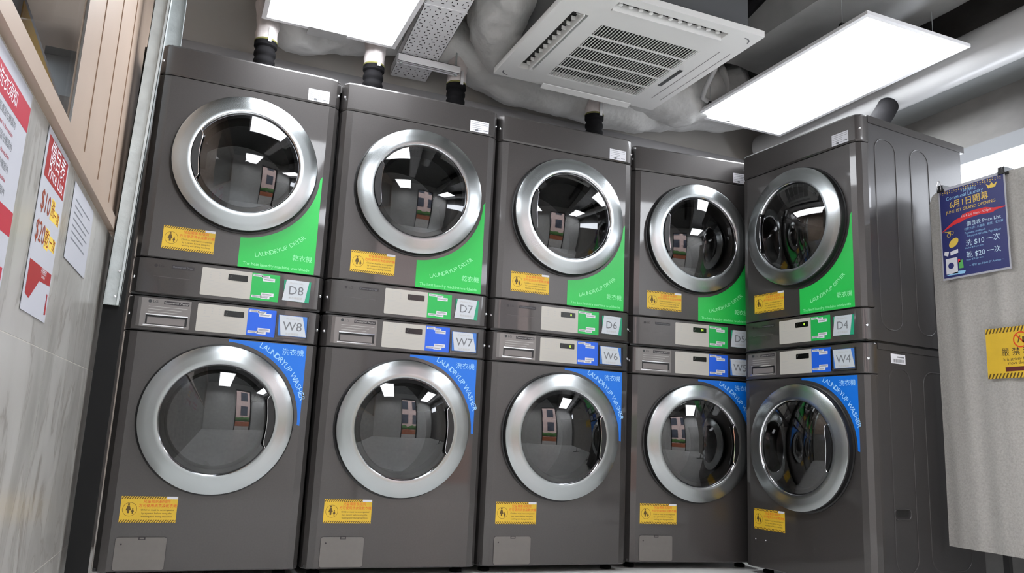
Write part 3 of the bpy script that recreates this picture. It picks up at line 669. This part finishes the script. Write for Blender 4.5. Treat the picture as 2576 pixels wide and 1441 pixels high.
def wrapped(name, pts, r, label, mt, amp=0.03, scale=5, seed=0, n=40, sub=14):
    P = []; RR = []
    rs = r if isinstance(r, (list, tuple)) else [r] * len(pts)
    for i in range(len(pts) - 1):
        for k in range(sub):
            t = k / sub; P.append(Vector(pts[i]).lerp(Vector(pts[i + 1]), t)); RR.append(rs[i] + (rs[i + 1] - rs[i]) * t)
    P.append(Vector(pts[-1])); RR.append(rs[-1])
    for _ in range(6):
        P = [P[0]] + [(P[i - 1] + P[i] * 2 + P[i + 1]) / 4 for i in range(1, len(P) - 1)] + [P[-1]]
    o = MB().tube(P, RR, n).build(name, mt, smooth=70); noisy(o, amp, scale, seed)
    return tag(o, label, 'duct')
wrapped('exhaust_duct', [(0.49, 0.66, 2.92), (0.49, 0.66, 2.66), (0.53, 0.67, 2.50), (0.85, 0.69, 2.58), (1.2, 0.69, 2.62), (1.7, 0.67, 2.50), (2.4, 0.66, 2.48), (2.8, 0.66, 2.54), (3.2, 0.64, 2.60)], [0.15, 0.15, 0.155, 0.14, 0.14, 0.165, 0.17, 0.15, 0.13],
        'long lumpy grey plastic-wrapped duct running above the row of dryers', DUCTW, 0.018, 7, 1)
wrapped('flexible_duct', [(1.62, 0.50, 2.52), (1.50, 0.30, 2.60), (1.42, 0.0, 2.72), (1.40, -0.5, 2.76), (1.36, -1.2, 2.76)], [0.16, 0.19, 0.17, 0.15, 0.15],
        'pale plastic-wrapped flexible duct between the cable tray and the air conditioner', DUCTW, 0.03, 6, 5)
wrapped('flexible_duct', [(2.35, 0.57, 2.53), (2.65, 0.47, 2.52), (2.92, 0.42, 2.55), (3.02, 0.30, 2.60)], [0.15, 0.175, 0.16, 0.13],
        'bulging plastic-wrapped duct bend behind the right end of the air conditioner', DUCTW, 0.03, 4, 9)
# rectangular wrapped air duct towards the camera above the right light panel
m = MB(); P = [(2.76, 2.62), (3.37, 2.62), (3.40, 2.65), (3.40, 2.88), (3.37, 2.92), (2.79, 2.92), (2.76, 2.88)]
Y = [0.25 - 0.12 * k for k in range(34)]
rows = []
for y in Y:
    row = []
    for i in range(len(P)):
        a, b_ = P[i], P[(i + 1) % len(P)]; L = max(1, int(math.hypot(b_[0] - a[0], b_[1] - a[1]) / 0.06))
        for k in range(L): row.append(m.bm.verts.new((a[0] + (b_[0] - a[0]) * k / L, y, a[1] + (b_[1] - a[1]) * k / L)))
    rows.append(row)
for A, B in zip(rows, rows[1:]):
    for k in range(len(A)): m.bm.faces.new((A[k], A[(k + 1) % len(A)], B[(k + 1) % len(A)], B[k]))
m.bm.faces.new(rows[0]); m.bm.faces.new(rows[-1][::-1])
o = m.build('air_duct', DUCTG, smooth=60); noisy(o, 0.022, 4, 3); tag(o, 'broad grey wrapped rectangular duct above the right light panel', 'duct')
# smooth round main along the right wall
o = MB().tube([(3.50, y, 2.425) for y in (0.75, 0.3, -0.5, -1.5, -3.0, -3.69)], 0.105, 40).build('round_duct', PIPEW, smooth=60); tag(o, 'smooth white round duct running above the sideways dryer D4', 'duct')
struct(MB().box((3.60, -3.7, 2.36), (3.80, 0.86, 2.47)).build('trim_3', mat('beam_grey', (132, 134, 134), 0.6)))
wrapped('loose_wrap', [(3.36, -1.9, 2.76), (3.42, -1.05, 2.78), (3.46, -0.75, 2.79)], [0.14, 0.12, 0.08], 'white wrapped duct offshoot at the top right corner of the ceiling', mat('white_wrap', (196, 192, 190), 0.4, noise=0.08, nscale=4), 0.03, 5, 2)
# small access box on the left end of the duct
m = MB(); m.box((-0.09, -0.03, -0.022), (0.09, 0.05, 0.03)); t = tag(m.build('duct_access_box', DUCTG), 'small grey access box on the duct behind the left light panel', 'duct fitting'); t.location = (0.665, 0.47, 2.40)

# ------------------------------------------------------------------ light panels
def light_panel(cx, cy, z, sx, sy, label, vis=True):
    t = thing('light_panel', label, 'ceiling light', (cx, cy, z), 0, 'suspended light panels')
    m = MB(); a, b_ = sx / 2 + 0.003, sy / 2 + 0.003; e = 0.022
    for q in (((-a, -b_, 0), (a, -b_ + e, 0.012)), ((-a, b_ - e, 0), (a, b_, 0.012)), ((-a, -b_ + e, 0), (-a + e, b_ - e, 0.012)), ((a - e, -b_ + e, 0), (a, b_ - e, 0.012))): m.box(*q)
    m.box((-a, -b_, 0.012), (a, b_, 0.016))
    m.build('frame', WMETAL, t, smooth=0)
    MB().box((-a + e, -b_ + e, 0.002), (a - e, b_ - e, 0.006)).build('diffuser', EMIT, t, smooth=0)
    for x_ in (-a + 0.012, a - 0.05):
        for y_ in (-b_ + 0.15, b_ - 0.15):
            zt = 2.62 if (cx > 2.5 and x_ > 0) else 2.95
            MB().tube([(x_, y_, 0.016), (x_, y_, zt - z)], 0.0016, 6).build('suspension_wire', GALV, t)
            MB().box((x_ - 0.012, y_ - 0.008, 0.016), (x_ + 0.012, y_ + 0.008, 0.03)).build('wire_clip', BLACK, t)
light_panel(3.034, -0.183, 2.38, 0.62, 1.245, 'bright rectangular light panel at the right beside the air conditioner')
light_panel(0.680, -0.155, 2.38, 0.625, 1.245, 'bright rectangular light panel above the left dryers, cut by the top edge')
light_panel(0.680, -2.55, 2.38, 0.625, 1.245, 'rectangular light panel over the camera in the left row of lights')
light_panel(3.034, -2.75, 2.38, 0.62, 1.245, 'rectangular light panel over the open floor in the right row of lights')
light_panel(-1.15, 2.3, 2.70, 0.62, 1.245, 'rectangular light panel added to brighten the lobby beyond the window glass')  # added lamp, lifts the lobby brightness behind the glass
o = MB().tube([(2.62, 0.05, 2.56), (2.63, 0.12, 2.50), (2.65, 0.22, 2.45), (2.68, 0.29, 2.425), (2.74, 0.31, 2.415), (2.80, 0.30, 2.405)], 0.014, 12).build('flexible_conduit', PIPEW, smooth=60)
tag(o, 'white corrugated conduit curling to the right light panel', 'conduit')

# ------------------------------------------------------------------ ceiling cassette air conditioner
ac = thing('air_conditioner', 'white square ceiling cassette air conditioner with slatted grille', 'air conditioner', (1.96, -0.04, 2.345))
def acx(x, y): return (x - 1.96, y + 0.04)
X0, Y0 = acx(1.495, -0.50); X1, Y1 = acx(2.435, 0.415)
m = MB()
slots = {'left': (acx(1.575, -0.30), acx(1.655, 0.29)), 'front': (acx(1.715, -0.452), acx(2.275, -0.380))}
xs = sorted({X0, X1, slots['left'][0][0], slots['left'][1][0], slots['front'][0][0], slots['front'][1][0]}); ys = sorted({Y0, Y1, slots['left'][0][1], slots['left'][1][1], slots['front'][0][1], slots['front'][1][1]})
gx0, gy0 = acx(1.735, -0.262); gx1, gy1 = acx(2.262, 0.300)
xs = sorted(set(xs) | {gx0, gx1}); ys = sorted(set(ys) | {gy0, gy1})
def inside(cx, cy, r): return r[0][0] < cx < r[1][0] and r[0][1] < cy < r[1][1]
for i in range(len(xs) - 1):
    for j in range(len(ys) - 1):
        cx, cy = (xs[i] + xs[i + 1]) / 2, (ys[j] + ys[j + 1]) / 2
        if inside(cx, cy, slots['left']) or inside(cx, cy, slots['front']) or inside(cx, cy, ((gx0, gy0), (gx1, gy1))): continue
        m.box((xs[i], ys[j], 0), (xs[i + 1], ys[j + 1], 0.03))
bmesh.ops.remove_doubles(m.bm, verts=m.bm.verts, dist=1e-5)
m.build('fascia', WPLAST, ac, smooth=0)
m = MB(); m.box((X0 + 0.055, Y0 + 0.045, 0.036), (X1 - 0.055, Y1 - 0.055, 0.36)); m.build('casing', mat('dull_zinc', (104, 106, 108), 0.55, 0.3, noise=0.05, nscale=6), ac, smooth=0)
MB().box((X0 + 0.056, Y0 + 0.046, 0.031), (X1 - 0.056, Y1 - 0.056, 0.036)).build('vent_interior', BLACK, ac, smooth=0)
# intake grille: fine slats across five bays
m = MB(); nb = 5; bh = (gy1 - gy0) / nb
for k in range(nb + 1): yy = gy0 + bh * k; m.box((gx0, max(gy0, yy - 0.006), 0.0005), (gx1, min(gy1, yy + 0.006), 0.005))
m.box((gx0, gy0, 0.001), (gx0 + 0.008, gy1, 0.018)); m.box((gx1 - 0.008, gy0, 0.001), (gx1, gy1, 0.018))
ns = 33
for k in range(ns): xx = gx0 + 0.008 + (gx1 - gx0 - 0.016) * (k + 0.5) / ns; m.box((xx - 0.0019, gy0, 0.001), (xx + 0.0019, gy1, 0.004))
m.build('intake_grille', WPLAST, ac, smooth=0)
# open louvre vanes
for nm, (a, b_) in slots.items():
    m = MB()
    if nm == 'left':
        m.box((b_[0] - 0.026, a[1], -0.010), (b_[0] - 0.020, b_[1], 0.030)); m.box((a[0] + 0.001, a[1], 0.02), (a[0] + 0.018, b_[1] - 0.04, 0.030))
        for k in range(12): yy = a[1] + 0.03 + k * (b_[1] - a[1] - 0.06) / 11; m.box((a[0] + 0.035, yy, 0.012), (a[0] + 0.055, yy + 0.004, 0.029))
    else:
        m.box((a[0], b_[1] - 0.020, -0.010), (b_[0], b_[1] - 0.015, 0.030)); m.box((a[0], a[1], 0.027), (b_[0] - 0.14, a[1] + 0.018, 0.030))
        for k in range(11): xx = a[0] + 0.03 + k * (b_[0] - a[0] - 0.06) / 10; m.lathe([(0, 0), (0.010, 0.002), (0.010, 0.02), (0.0, 0.021)], (xx, b_[1] - 0.034, 0.012), axis='Z', n=12)
    m.build('louvre_vane', WPLAST, ac, smooth=30)
ax, ay = acx(1.752, 0.372); bx, by = acx(2.270, 0.405)
o = MB().box((0, 0, 0), (bx - ax, 0.034, 0.006)).build('louvre_vane', WPLAST, ac, smooth=0); o.location = (ax, ay - 0.004, -0.016); o.rotation_euler = (-0.35, 0, 0)
ax, ay = acx(2.345, -0.30); m = MB(); m.box((ax, ay, -0.0006), (ax + 0.003, ay + 0.58, 0.001)); m.box((ax + 0.055, ay, -0.0006), (ax + 0.058, ay + 0.58, 0.001)); m.build('closed_louvre_seam', INK, ac, smooth=0)
ax, ay = acx(2.288, -0.06); m = MB(); m.box((ax, ay, -0.001), (ax + 0.022, ay + 0.196, 0.002)); m.build('receiver_window', mat('dark_receiver', (40, 44, 44), 0.2), ac, smooth=0)
for cx, cy, a in ((1.56, 0.36, 2.4), (1.57, -0.43, 3.9), (2.37, -0.42, 5.4)):
    ax, ay = acx(cx, cy); m = MB()
    m.lathe([(0.030, -0.001), (0.036, -0.001), (0.036, 0.001), (0.030, 0.001)], (ax, ay, 0), axis='Z', n=16, a0=a - 0.9, a1=a + 0.9); m.build('corner_notch', INK, ac)
for cx, cy in ((1.56, -0.40), (2.36, -0.40), (1.56, 0.33), (2.36, 0.33)):
    ax, ay = acx(cx, cy); MB().tube([(ax, ay, 0.03), (ax, ay, 0.60)], 0.004, 8).build('hanger_rod', GALV, ac)
    MB().box((ax - 0.02, ay - 0.012, 0.22), (ax + 0.02, ay + 0.012, 0.25)).build('hanger_bracket', GALV, ac)
o = MB().tube([(2.42, 0.0, 2.62), (2.60, -0.02, 2.66), (2.66, -0.3, 2.8), (2.6, -0.9, 2.88), (2.5, -2.2, 2.90)], 0.045, 20).build('refrigerant_pipe', RUBBER, smooth=60)
tag(o, 'thick black insulated pipe rising from behind the air conditioner', 'pipe')

# ------------------------------------------------------------------ perforated cable tray on its strut
tr = thing('cable_tray', 'white perforated cable tray running across between light panel and duct', 'cable tray', (1.13, 0.26, 2.42), math.radians(-3.2))
m = MB(); a = 0.098
m.box((-a, -2.0, 0), (a, 0.58, 0.002)); m.box((-a, -2.0, 0), (-a + 0.002, 0.58, 0.05)); m.box((a - 0.002, -2.0, 0), (a, 0.58, 0.05)); m.use(1)
def slot(cx, cy, l, w_, ang):
    P = []
    for k in range(12):
        t = 2 * PI * k / 12; x = l / 2 * math.cos(t); y = w_ / 2 * math.sin(t)
        P.append((cx + x * math.cos(ang) - y * math.sin(ang), cy + x * math.sin(ang) + y * math.cos(ang), -0.0004))
    m.face(P)
y = -1.9; k = 0
while y < 0.55:
    if abs(y + 0.2) > 0.012:
        if k % 2 == 0:
            for x in (-0.075, -0.025, 0.025, 0.075): slot(x, y, 0.016, 0.007, 0)
        else:
            for x in (-0.086, -0.062, -0.037, -0.012, 0.012, 0.037, 0.062, 0.086): slot(x, y, 0.016, 0.0045, PI / 2)
    y += 0.026; k += 1
m.build('tray', [WMETAL, VOID], tr, smooth=0, recalc=False)
a = 0.098
MB().box((-a - 0.002, -0.205, -0.003), (a + 0.002, -0.195, 0)).box((-a - 0.003, -0.6, 0.0), (-a, -0.2, 0.05)).build('tray_joint', WMETAL, tr, smooth=0)
st = thing('strut_channel', 'white strut channel hanging under the cable tray', 'strut', (1.20, 0.575, 2.372), 0)
m = MB(); m.box((-0.165, -0.02, 0), (0.165, -0.018, 0.04)); m.box((-0.165, 0.018, 0), (0.165, 0.02, 0.04)); m.box((-0.165, -0.02, 0), (0.165, -0.008, 0.002)); m.box((-0.165, 0.008, 0), (0.165, 0.02, 0.002)); m.box((-0.165, -0.02, 0.038), (0.165, 0.02, 0.04)); m.build('channel', WMETAL, st, smooth=0)
for x in (-0.145, 0.145): MB().tube([(x, 0, 0), (x, 0, 0.578)], 0.005, 8).build('threaded_rod', GALV, st); MB().lathe([(0, 0), (0.009, 0), (0.009, 0.008), (0, 0.008)], (x, 0, -0.008), axis='Z', n=6).build('nut', GALV, st)

# ------------------------------------------------------------------ papers on the left tiled wall
PL = (3.095, -0.757, 0.0132); PS = 0.975
def wall_paper(name, label, cat, u0, z0, u1, z1, root_loc=WL, rz=WR, off=-0.0025, mt=SHEET, th=0.0012):
    t = thing(name, label, cat, root_loc, rz)
    if root_loc == PL: t.scale = (PS, PS, PS)
    p = MB().plate([(u0, z0), (u1, z0), (u1, z1), (u0, z1)], off, off + th).build('sheet', mt, t, smooth=0)
    return t, p, off - 0.0003
u0, u1, z0, z1 = -1.062, -0.795, 0.762, 1.186
t, p, y = wall_paper('price_poster', 'tall white and red price list poster in the middle of the tiled wall', 'poster', u0, z0, u1, z1)
m = MB(); w_, h = u1 - u0, z1 - z0
def PP(a, b_): return (u0 + a * w_, y, z0 + b_ * h)
m.use(0); m.face([PP(0.06, 0.735), PP(0.95, 0.735), PP(0.95, 0.965), PP(0.06, 0.965)])
m.face([PP(0.06, 0.275), PP(0.97, 0.285), PP(0.97, 0.215), PP(0.52, 0.20), PP(0.22, 0.075), PP(0.06, 0.09)])
m.use(1); m.text('價目表', u0 + 0.52 * w_, z0 + 0.885 * h, 0.062, y - 0.0003); m.text('Price List', u0 + 0.54 * w_, z0 + 0.790 * h, 0.048, y - 0.0003)
m.text('共用洗衣', u0 + 0.64 * w_, z0 + 0.262 * h, 0.016, y - 0.0003); m.text('Laundry', u0 + 0.64 * w_, z0 + 0.235 * h, 0.012, y - 0.0003)
m.use(2)
def bl(a, b_, c_, d_): m.face([(u0 + a * w_, y + 0.0001, z0 + b_ * h), (u0 + c_ * w_, y + 0.0001, z0 + b_ * h), (u0 + c_ * w_, y + 0.0001, z0 + d_ * h), (u0 + a * w_, y + 0.0001, z0 + d_ * h)])
bl(0.52, 0.56, 0.68, 0.68); bl(0.68, 0.565, 0.93, 0.635); bl(0.46, 0.385, 0.64, 0.50); bl(0.66, 0.405, 0.93, 0.48)
m.use(3); m.text('$10', u0 + 0.30 * w_, z0 + 0.61 * h, 0.068, y - 0.0003); m.text('$20', u0 + 0.26 * w_, z0 + 0.44 * h, 0.068, y - 0.0003)
m.text('洗', u0 + 0.60 * w_, z0 + 0.62 * h, 0.042, y - 0.0003); m.text('一次', u0 + 0.80 * w_, z0 + 0.60 * h, 0.034, y - 0.0003); m.text('乾', u0 + 0.55 * w_, z0 + 0.44 * h, 0.045, y - 0.0003); m.text('一次', u0 + 0.79 * w_, z0 + 0.44 * h, 0.036, y - 0.0003)
m.use(0); m.text('·', u0, z0, 0.0001, y); m.face([PP(0.90, 0.04), PP(0.97, 0.045), PP(0.94, 0.16), PP(0.90, 0.165)])
m.build('poster_print', [REDP, WHITE, GOLD, mat('brown_red_print', (140, 52, 24), 0.5)], p, smooth=0, recalc=False)
u0, u1, z0, z1 = -1.63, -1.245, 0.775, 1.182
t, p, y = wall_paper('rules_notice', 'white notice with crimson header bands at the left edge of the photo', 'notice', u0, z0, u1, z1)
m = MB(); w_, h = u1 - u0, z1 - z0
m.use(0); m.face([PP(0, 0.80), PP(1, 0.80), PP(1, 0.93), PP(0, 0.93)]); m.face([PP(0, 0.24), PP(1, 0.26), PP(1, 0.38), PP(0, 0.36)]); m.face([PP(0, 0.02), PP(0.97, 0.02), PP(0.97, 0.10), PP(0, 0.10)])
m.use(1); m.text('洗衣須知', u0 + 0.55 * w_, z0 + 0.865 * h, 0.036, y - 0.0003); m.text('乾衣須知', u0 + 0.55 * w_, z0 + 0.31 * h, 0.034, y - 0.0003)
for k in range(7):
    z = z0 + (0.755 - 0.055 * k) * h
    m.use(2 if k % 2 == 0 else 0); m.text('請勿將物品遺留在機器內' if k % 2 == 0 else 'Do not leave items in the machine', u0 + 0.52 * w_, z, 0.018 if k % 2 == 0 else 0.013, y)
m.use(0); m.text('請保持地方清潔', u0 + 0.6 * w_, z0 + 0.17 * h, 0.018, y)
m.build('notice_print', [REDC, WHITE, INK], p, smooth=0, recalc=False)
u0, u1, z0, z1 = -0.680, -0.335, 0.955, 1.166
t, p, y = wall_paper('plain_notice', 'plain white typed sheet nearest the metal stud on the tiled wall', 'notice', u0, z0, u1, z1)
m = MB(); w_, h = u1 - u0, z1 - z0
for k, (a, b_) in enumerate(((0.12, 0.85), (0.12, 0.5), (0.12, 0.9), (0.12, 0.8), (0.12, 0.86), (0.12, 0.7), (0.12, 0.82))):
    zz = 0.80 - 0.085 * k; m.face([PP(a, zz), PP(b_, zz), PP(b_, zz + 0.022), PP(a, zz + 0.022)])
m.build('typed_lines', mat('typed_ink', (118, 120, 128), 0.6), p, smooth=0, recalc=False)

# ------------------------------------------------------------------ felt partition on the right with its papers
PL = (3.095, -0.757, 0.0132); PR = -PI / 2; PS = 0.975
pt = thing('felt_partition', 'grey felt partition screen standing in front of the sideways machines at the right', 'partition', PL, PR)
m = MB()
nx, nz = 110, 40; Wp = 1.5; Zb, Zt = 0.187, 1.682
def wav(u, z): return 0.0035 * math.sin(u * 38 + 0.8 * math.sin(z * 3)) + 0.002 * math.sin(u * 71 + z * 2.1)
F = []; Bk = []
for i in range(nx + 1):
    u = Wp * i / nx; top = Zt
    if u < 0.05: top = Zt - 0.05 + math.sqrt(max(0, 0.05 ** 2 - (0.05 - u) ** 2))
    bot = Zb - 0.01 * u
    F.append([m.bm.verts.new((u, wav(u, bot + (top - bot) * j / nz), bot + (top - bot) * j / nz)) for j in range(nz + 1)])
    Bk.append([m.bm.verts.new((u, 0.024 + wav(u, bot + (top - bot) * j / nz), bot + (top - bot) * j / nz)) for j in range(nz + 1)])
for i in range(nx):
    for j in range(nz):
        m.bm.faces.new((F[i][j], F[i + 1][j], F[i + 1][j + 1], F[i][j + 1])); m.bm.faces.new((Bk[i][j], Bk[i][j + 1], Bk[i + 1][j + 1], Bk[i + 1][j]))
    m.bm.faces.new((F[i][nz], F[i + 1][nz], Bk[i + 1][nz], Bk[i][nz])); m.bm.faces.new((F[i][0], Bk[i][0], Bk[i + 1][0], F[i + 1][0]))
for j in range(nz): m.bm.faces.new((F[0][j], F[0][j + 1], Bk[0][j + 1], Bk[0][j])); m.bm.faces.new((F[nx][j], Bk[nx][j], Bk[nx][j + 1], F[nx][j + 1]))
m.build('felt_panel', FELT, pt, smooth=60); pt.scale = (PS, PS, PS)
for u in (0.24, 1.2):
    MB().box((u - 0.012, 0.004, -0.002), (u + 0.012, 0.022, 0.22)).box((u - 0.02, -0.16, -0.0135), (u + 0.02, 0.18, 0.0)).build('leg', BLACK, pt, smooth=0)
# opening poster hung with binder clips
u0, u1, z0, z1 = 0.058, 0.362, 1.278, 1.681
t, p, y = wall_paper('opening_poster', 'navy grand opening poster clipped to the top of the felt partition', 'poster', u0, z0, u1, z1, PL, PR, off=-0.018)
m = MB(); w_, h = u1 - u0, z1 - z0
m.use(0); m.face([PP(0.02, 0.02), PP(0.98, 0.02), PP(0.98, 0.97), PP(0.02, 0.97)])
y -= 0.0003
def T(s_, a, b_, size, mi, al='CENTER', rot=0.0): m.use(mi); m.text(s_, u0 + a * w_, z0 + b_ * h, size, y, align=al, rot=rot)
m.use(2)
for k in range(26):
    for q in range(2): m.face([PP(0.03 + k * 0.036, 0.955 - q * 0.018 - (0.01 if k % 2 else 0)), PP(0.045 + k * 0.036, 0.955 - q * 0.018 - (0.01 if k % 2 else 0)), PP(0.045 + k * 0.036, 0.963 - q * 0.018 - (0.01 if k % 2 else 0)), PP(0.03 + k * 0.036, 0.963 - q * 0.018 - (0.01 if k % 2 else 0))])
T('「共洗衫」', 0.47, 0.915, 0.017, 3); T('Communal Laundry', 0.40, 0.872, 0.0215, 3)
T('6月1日開幕', 0.46, 0.795, 0.036, 2); T('JUNE 1ST GRAND OPENING', 0.48, 0.722, 0.0180, 2)
m.use(2); m.face([PP(0.76, 0.862), PP(0.86, 0.862), PP(0.89, 0.912), PP(0.84, 0.889), PP(0.81, 0.920), PP(0.78, 0.889), PP(0.73, 0.912)])
m.use(4); m.face([PP(0.24, 0.625), PP(0.33, 0.640), PP(0.36, 0.665), PP(0.52, 0.680), PP(0.70, 0.678), PP(0.82, 0.650), PP(0.98, 0.640), PP(0.98, 0.633), PP(0.84, 0.622), PP(0.80, 0.605), PP(0.60, 0.618), PP(0.40, 0.606), PP(0.34, 0.588), PP(0.22, 0.575), PP(0.02, 0.520), PP(0.13, 0.575)])
y -= 0.0003; T('1/6 & 2/6 10am - 5:30pm', 0.56, 0.643, 0.0135, 1)
T('價目表 Price List', 0.66, 0.545, 0.0215, 5); T('付款方式：八達通、微信、支付寶', 0.655, 0.497, 0.0115, 3); T('Payment methods', 0.53, 0.455, 0.0130, 3); T('Octopus Wechat Pay Alipay', 0.655, 0.420, 0.0130, 3)
T('洗 $10 一次', 0.63, 0.345, 0.0300, 5); T('Washer $10 per time', 0.50, 0.297, 0.0095, 3); T('乾 $20 一次', 0.63, 0.220, 0.0300, 5); T('Dryer $20 per time', 0.50, 0.172, 0.0095, 3); T('~ 地址 am 10pm 07 Avenue ~', 0.66, 0.110, 0.0120, 3)
m.use(2)     # scissors and token
for dx in (0.0, 0.05):
    cx, cz = u0 + (0.13 + dx) * w_, z0 + (0.475 + 0.02 * (dx > 0)) * h
    m.lathe([(0.007, 0), (0.009, 0)], (cx, y, cz), n=16)
m.face([PP(0.03, 0.545), PP(0.05, 0.535), PP(0.17, 0.49), PP(0.16, 0.485)]); m.face([PP(0.02, 0.52), PP(0.15, 0.505), PP(0.19, 0.515), PP(0.15, 0.515)])
m.face([(u0 + (0.20 + 0.075 * math.cos(t_)) * w_, y, z0 + (0.385 + 0.045 * math.sin(t_) + 0.02 * math.cos(t_)) * h) for t_ in [2 * PI * k / 18 for k in range(18)]])
m.use(1); m.face([PP(0.06, 0.06), PP(0.24, 0.055), PP(0.24, 0.225), PP(0.06, 0.225)]); m.face([PP(0.04, 0.27), PP(0.10, 0.25), PP(0.12, 0.30), PP(0.05, 0.305)]); m.face([PP(0.14, 0.255), PP(0.26, 0.27), PP(0.26, 0.31), PP(0.14, 0.295)])
m.use(0); yk = y - 0.0003; m.face([(u0 + (0.14 + 0.045 * math.cos(t_)) * w_, yk, z0 + (0.145 + 0.034 * math.sin(t_)) * h) for t_ in [2 * PI * k / 18 for k in range(18)]])
m.use(3); m.face([PP(0.03, 0.045), PP(0.34, 0.04), PP(0.36, 0.07), PP(0.26, 0.075)]); m.use(6); m.face([PP(0.26, 0.10), PP(0.33, 0.10), PP(0.32, 0.19), PP(0.26, 0.18)]); m.use(4); m.face([PP(0.25, 0.165), PP(0.29, 0.165), PP(0.28, 0.20), PP(0.25, 0.20)])
m.build('poster_print', [NAVY, WHITE, GOLD, LBLUE, REDR, mat('pale_print', (200, 226, 240), 0.5), mat('green_print', (90, 170, 90), 0.5)], p, smooth=0, recalc=False)
def clip(u, label):
    t = thing('binder_clip', label, 'binder clip', PL, PR, 'binder clips on the opening poster'); t.scale = (PS, PS, PS)
    m = MB(); m.plate([(u - 0.016, 1.668), (u + 0.016, 1.668), (u + 0.013, 1.697), (u - 0.013, 1.697)], -0.024, 0.034); m.build('clamp', BLACK, t, smooth=0)
    MB().tube([(u - 0.007, -0.026, 1.672), (u - 0.009, -0.030, 1.700), (u - 0.004, -0.032, 1.716), (u + 0.004, -0.032, 1.716), (u + 0.009, -0.030, 1.700), (u + 0.007, -0.026, 1.672)], 0.001, 6).build('wire_handle', CHROME, t)
clip(0.072, 'black binder clip at the left corner of the navy poster'); clip(0.352, 'black binder clip at the right corner of the navy poster')
# yellow do-not-move sign
u0, u1, z0, z1 = 0.232, 0.52, 0.852, 1.050
t, p, y = wall_paper('warning_sign', 'yellow do-not-move warning sign on the felt partition at the right edge', 'sign', u0, z0, u1, z1, PL, PR, off=-0.016, mt=YELLOW)
m = MB(); w_, h = u1 - u0, z1 - z0
for (b0, b1) in ((0.0, 0.10), (0.90, 1.0)):
    n = 20
    for k in range(n):
        a = k / n; m.use(0); m.face([PP(a, b0), PP(a + 0.022, b0), PP(min(1, a + 0.055), b1), PP(min(1, a + 0.033), b1)])
m.use(1); cx, cz = u0 + 0.5 * w_, z0 + 0.735 * h; m.lathe([(0.026, 0), (0.031, 0)], (cx, y, cz), n=32)
m.face([(cx - 0.021, y, cz + 0.017), (cx - 0.017, y, cz + 0.021), (cx + 0.021, y, cz - 0.017), (cx + 0.017, y, cz - 0.021)])
m.use(0); m.face([(cx - 0.014, y, cz - 0.012), (cx - 0.010, y, cz - 0.012), (cx - 0.004, y, cz + 0.008), (cx - 0.008, y, cz + 0.008)]); m.face([(cx + 0.006, y, cz - 0.012), (cx + 0.016, y, cz - 0.012), (cx + 0.016, y, cz + 0.010), (cx + 0.006, y, cz + 0.010)]); m.face([(cx - 0.006, y, cz + 0.009), (cx - 0.001, y, cz + 0.009), (cx - 0.001, y, cz + 0.015), (cx - 0.006, y, cz + 0.015)])
m.use(2); m.text('嚴 禁 移 動', u0 + 0.5 * w_, z0 + 0.50 * h, 0.034, y); m.text('It is strictly forbidden to', u0 + 0.52 * w_, z0 + 0.365 * h, 0.0165, y); m.text('move the partition', u0 + 0.52 * w_, z0 + 0.29 * h, 0.0165, y)
m.use(3); m.face([PP(0.26, 0.13), PP(0.74, 0.13), PP(0.74, 0.215), PP(0.26, 0.215)])
m.build('sign_print', [BROWNI, REDI, DARKI, mat('maroon_print', (90, 24, 24), 0.5)], p, smooth=0, recalc=False)

# ------------------------------------------------------------------ street outside the doorway (seen only as reflections)
o = MB().box((-3, -10.2, 0), (9, -10, 8)).build('wall_street', mat('pink_facade', (226, 196, 188), 0.8, noise=0.1, nscale=2)); struct(o)
struct(MB().box((-6, -10, -0.12), (10, -3.8, -0.02)).build('floor_street', mat('pavement', (150, 146, 140), 0.8, noise=0.1, nscale=3)))
m = MB()
for i in range(5):
    for j in range(3): m.box((-1.8 + i * 2, -9.99, 1.4 + j * 2.4), (-0.6 + i * 2, -9.95, 2.9 + j * 2.4))
w3 = m.build('window_3', mat('dark_street_glass', (60, 64, 78), 0.2)); struct(w3)
o = MB().box((-1, -7.0, -0.02), (7, -6.6, 0.45)).build('street_planter', mat('brick_orange', (170, 96, 60), 0.8)); tag(o, 'long orange brick planter on the pavement outside the doorway', 'planter')
o = MB().tube([(-1 + 0.2 * k, -6.8, 0.70) for k in range(41)], 0.22, 16).build('hedge', mat('hedge_green', (70, 110, 50), 0.9, noise=0.4, nscale=14)); noisy(o, 0.12, 6); tag(o, 'green hedge growing in the brick planter outside', 'hedge')
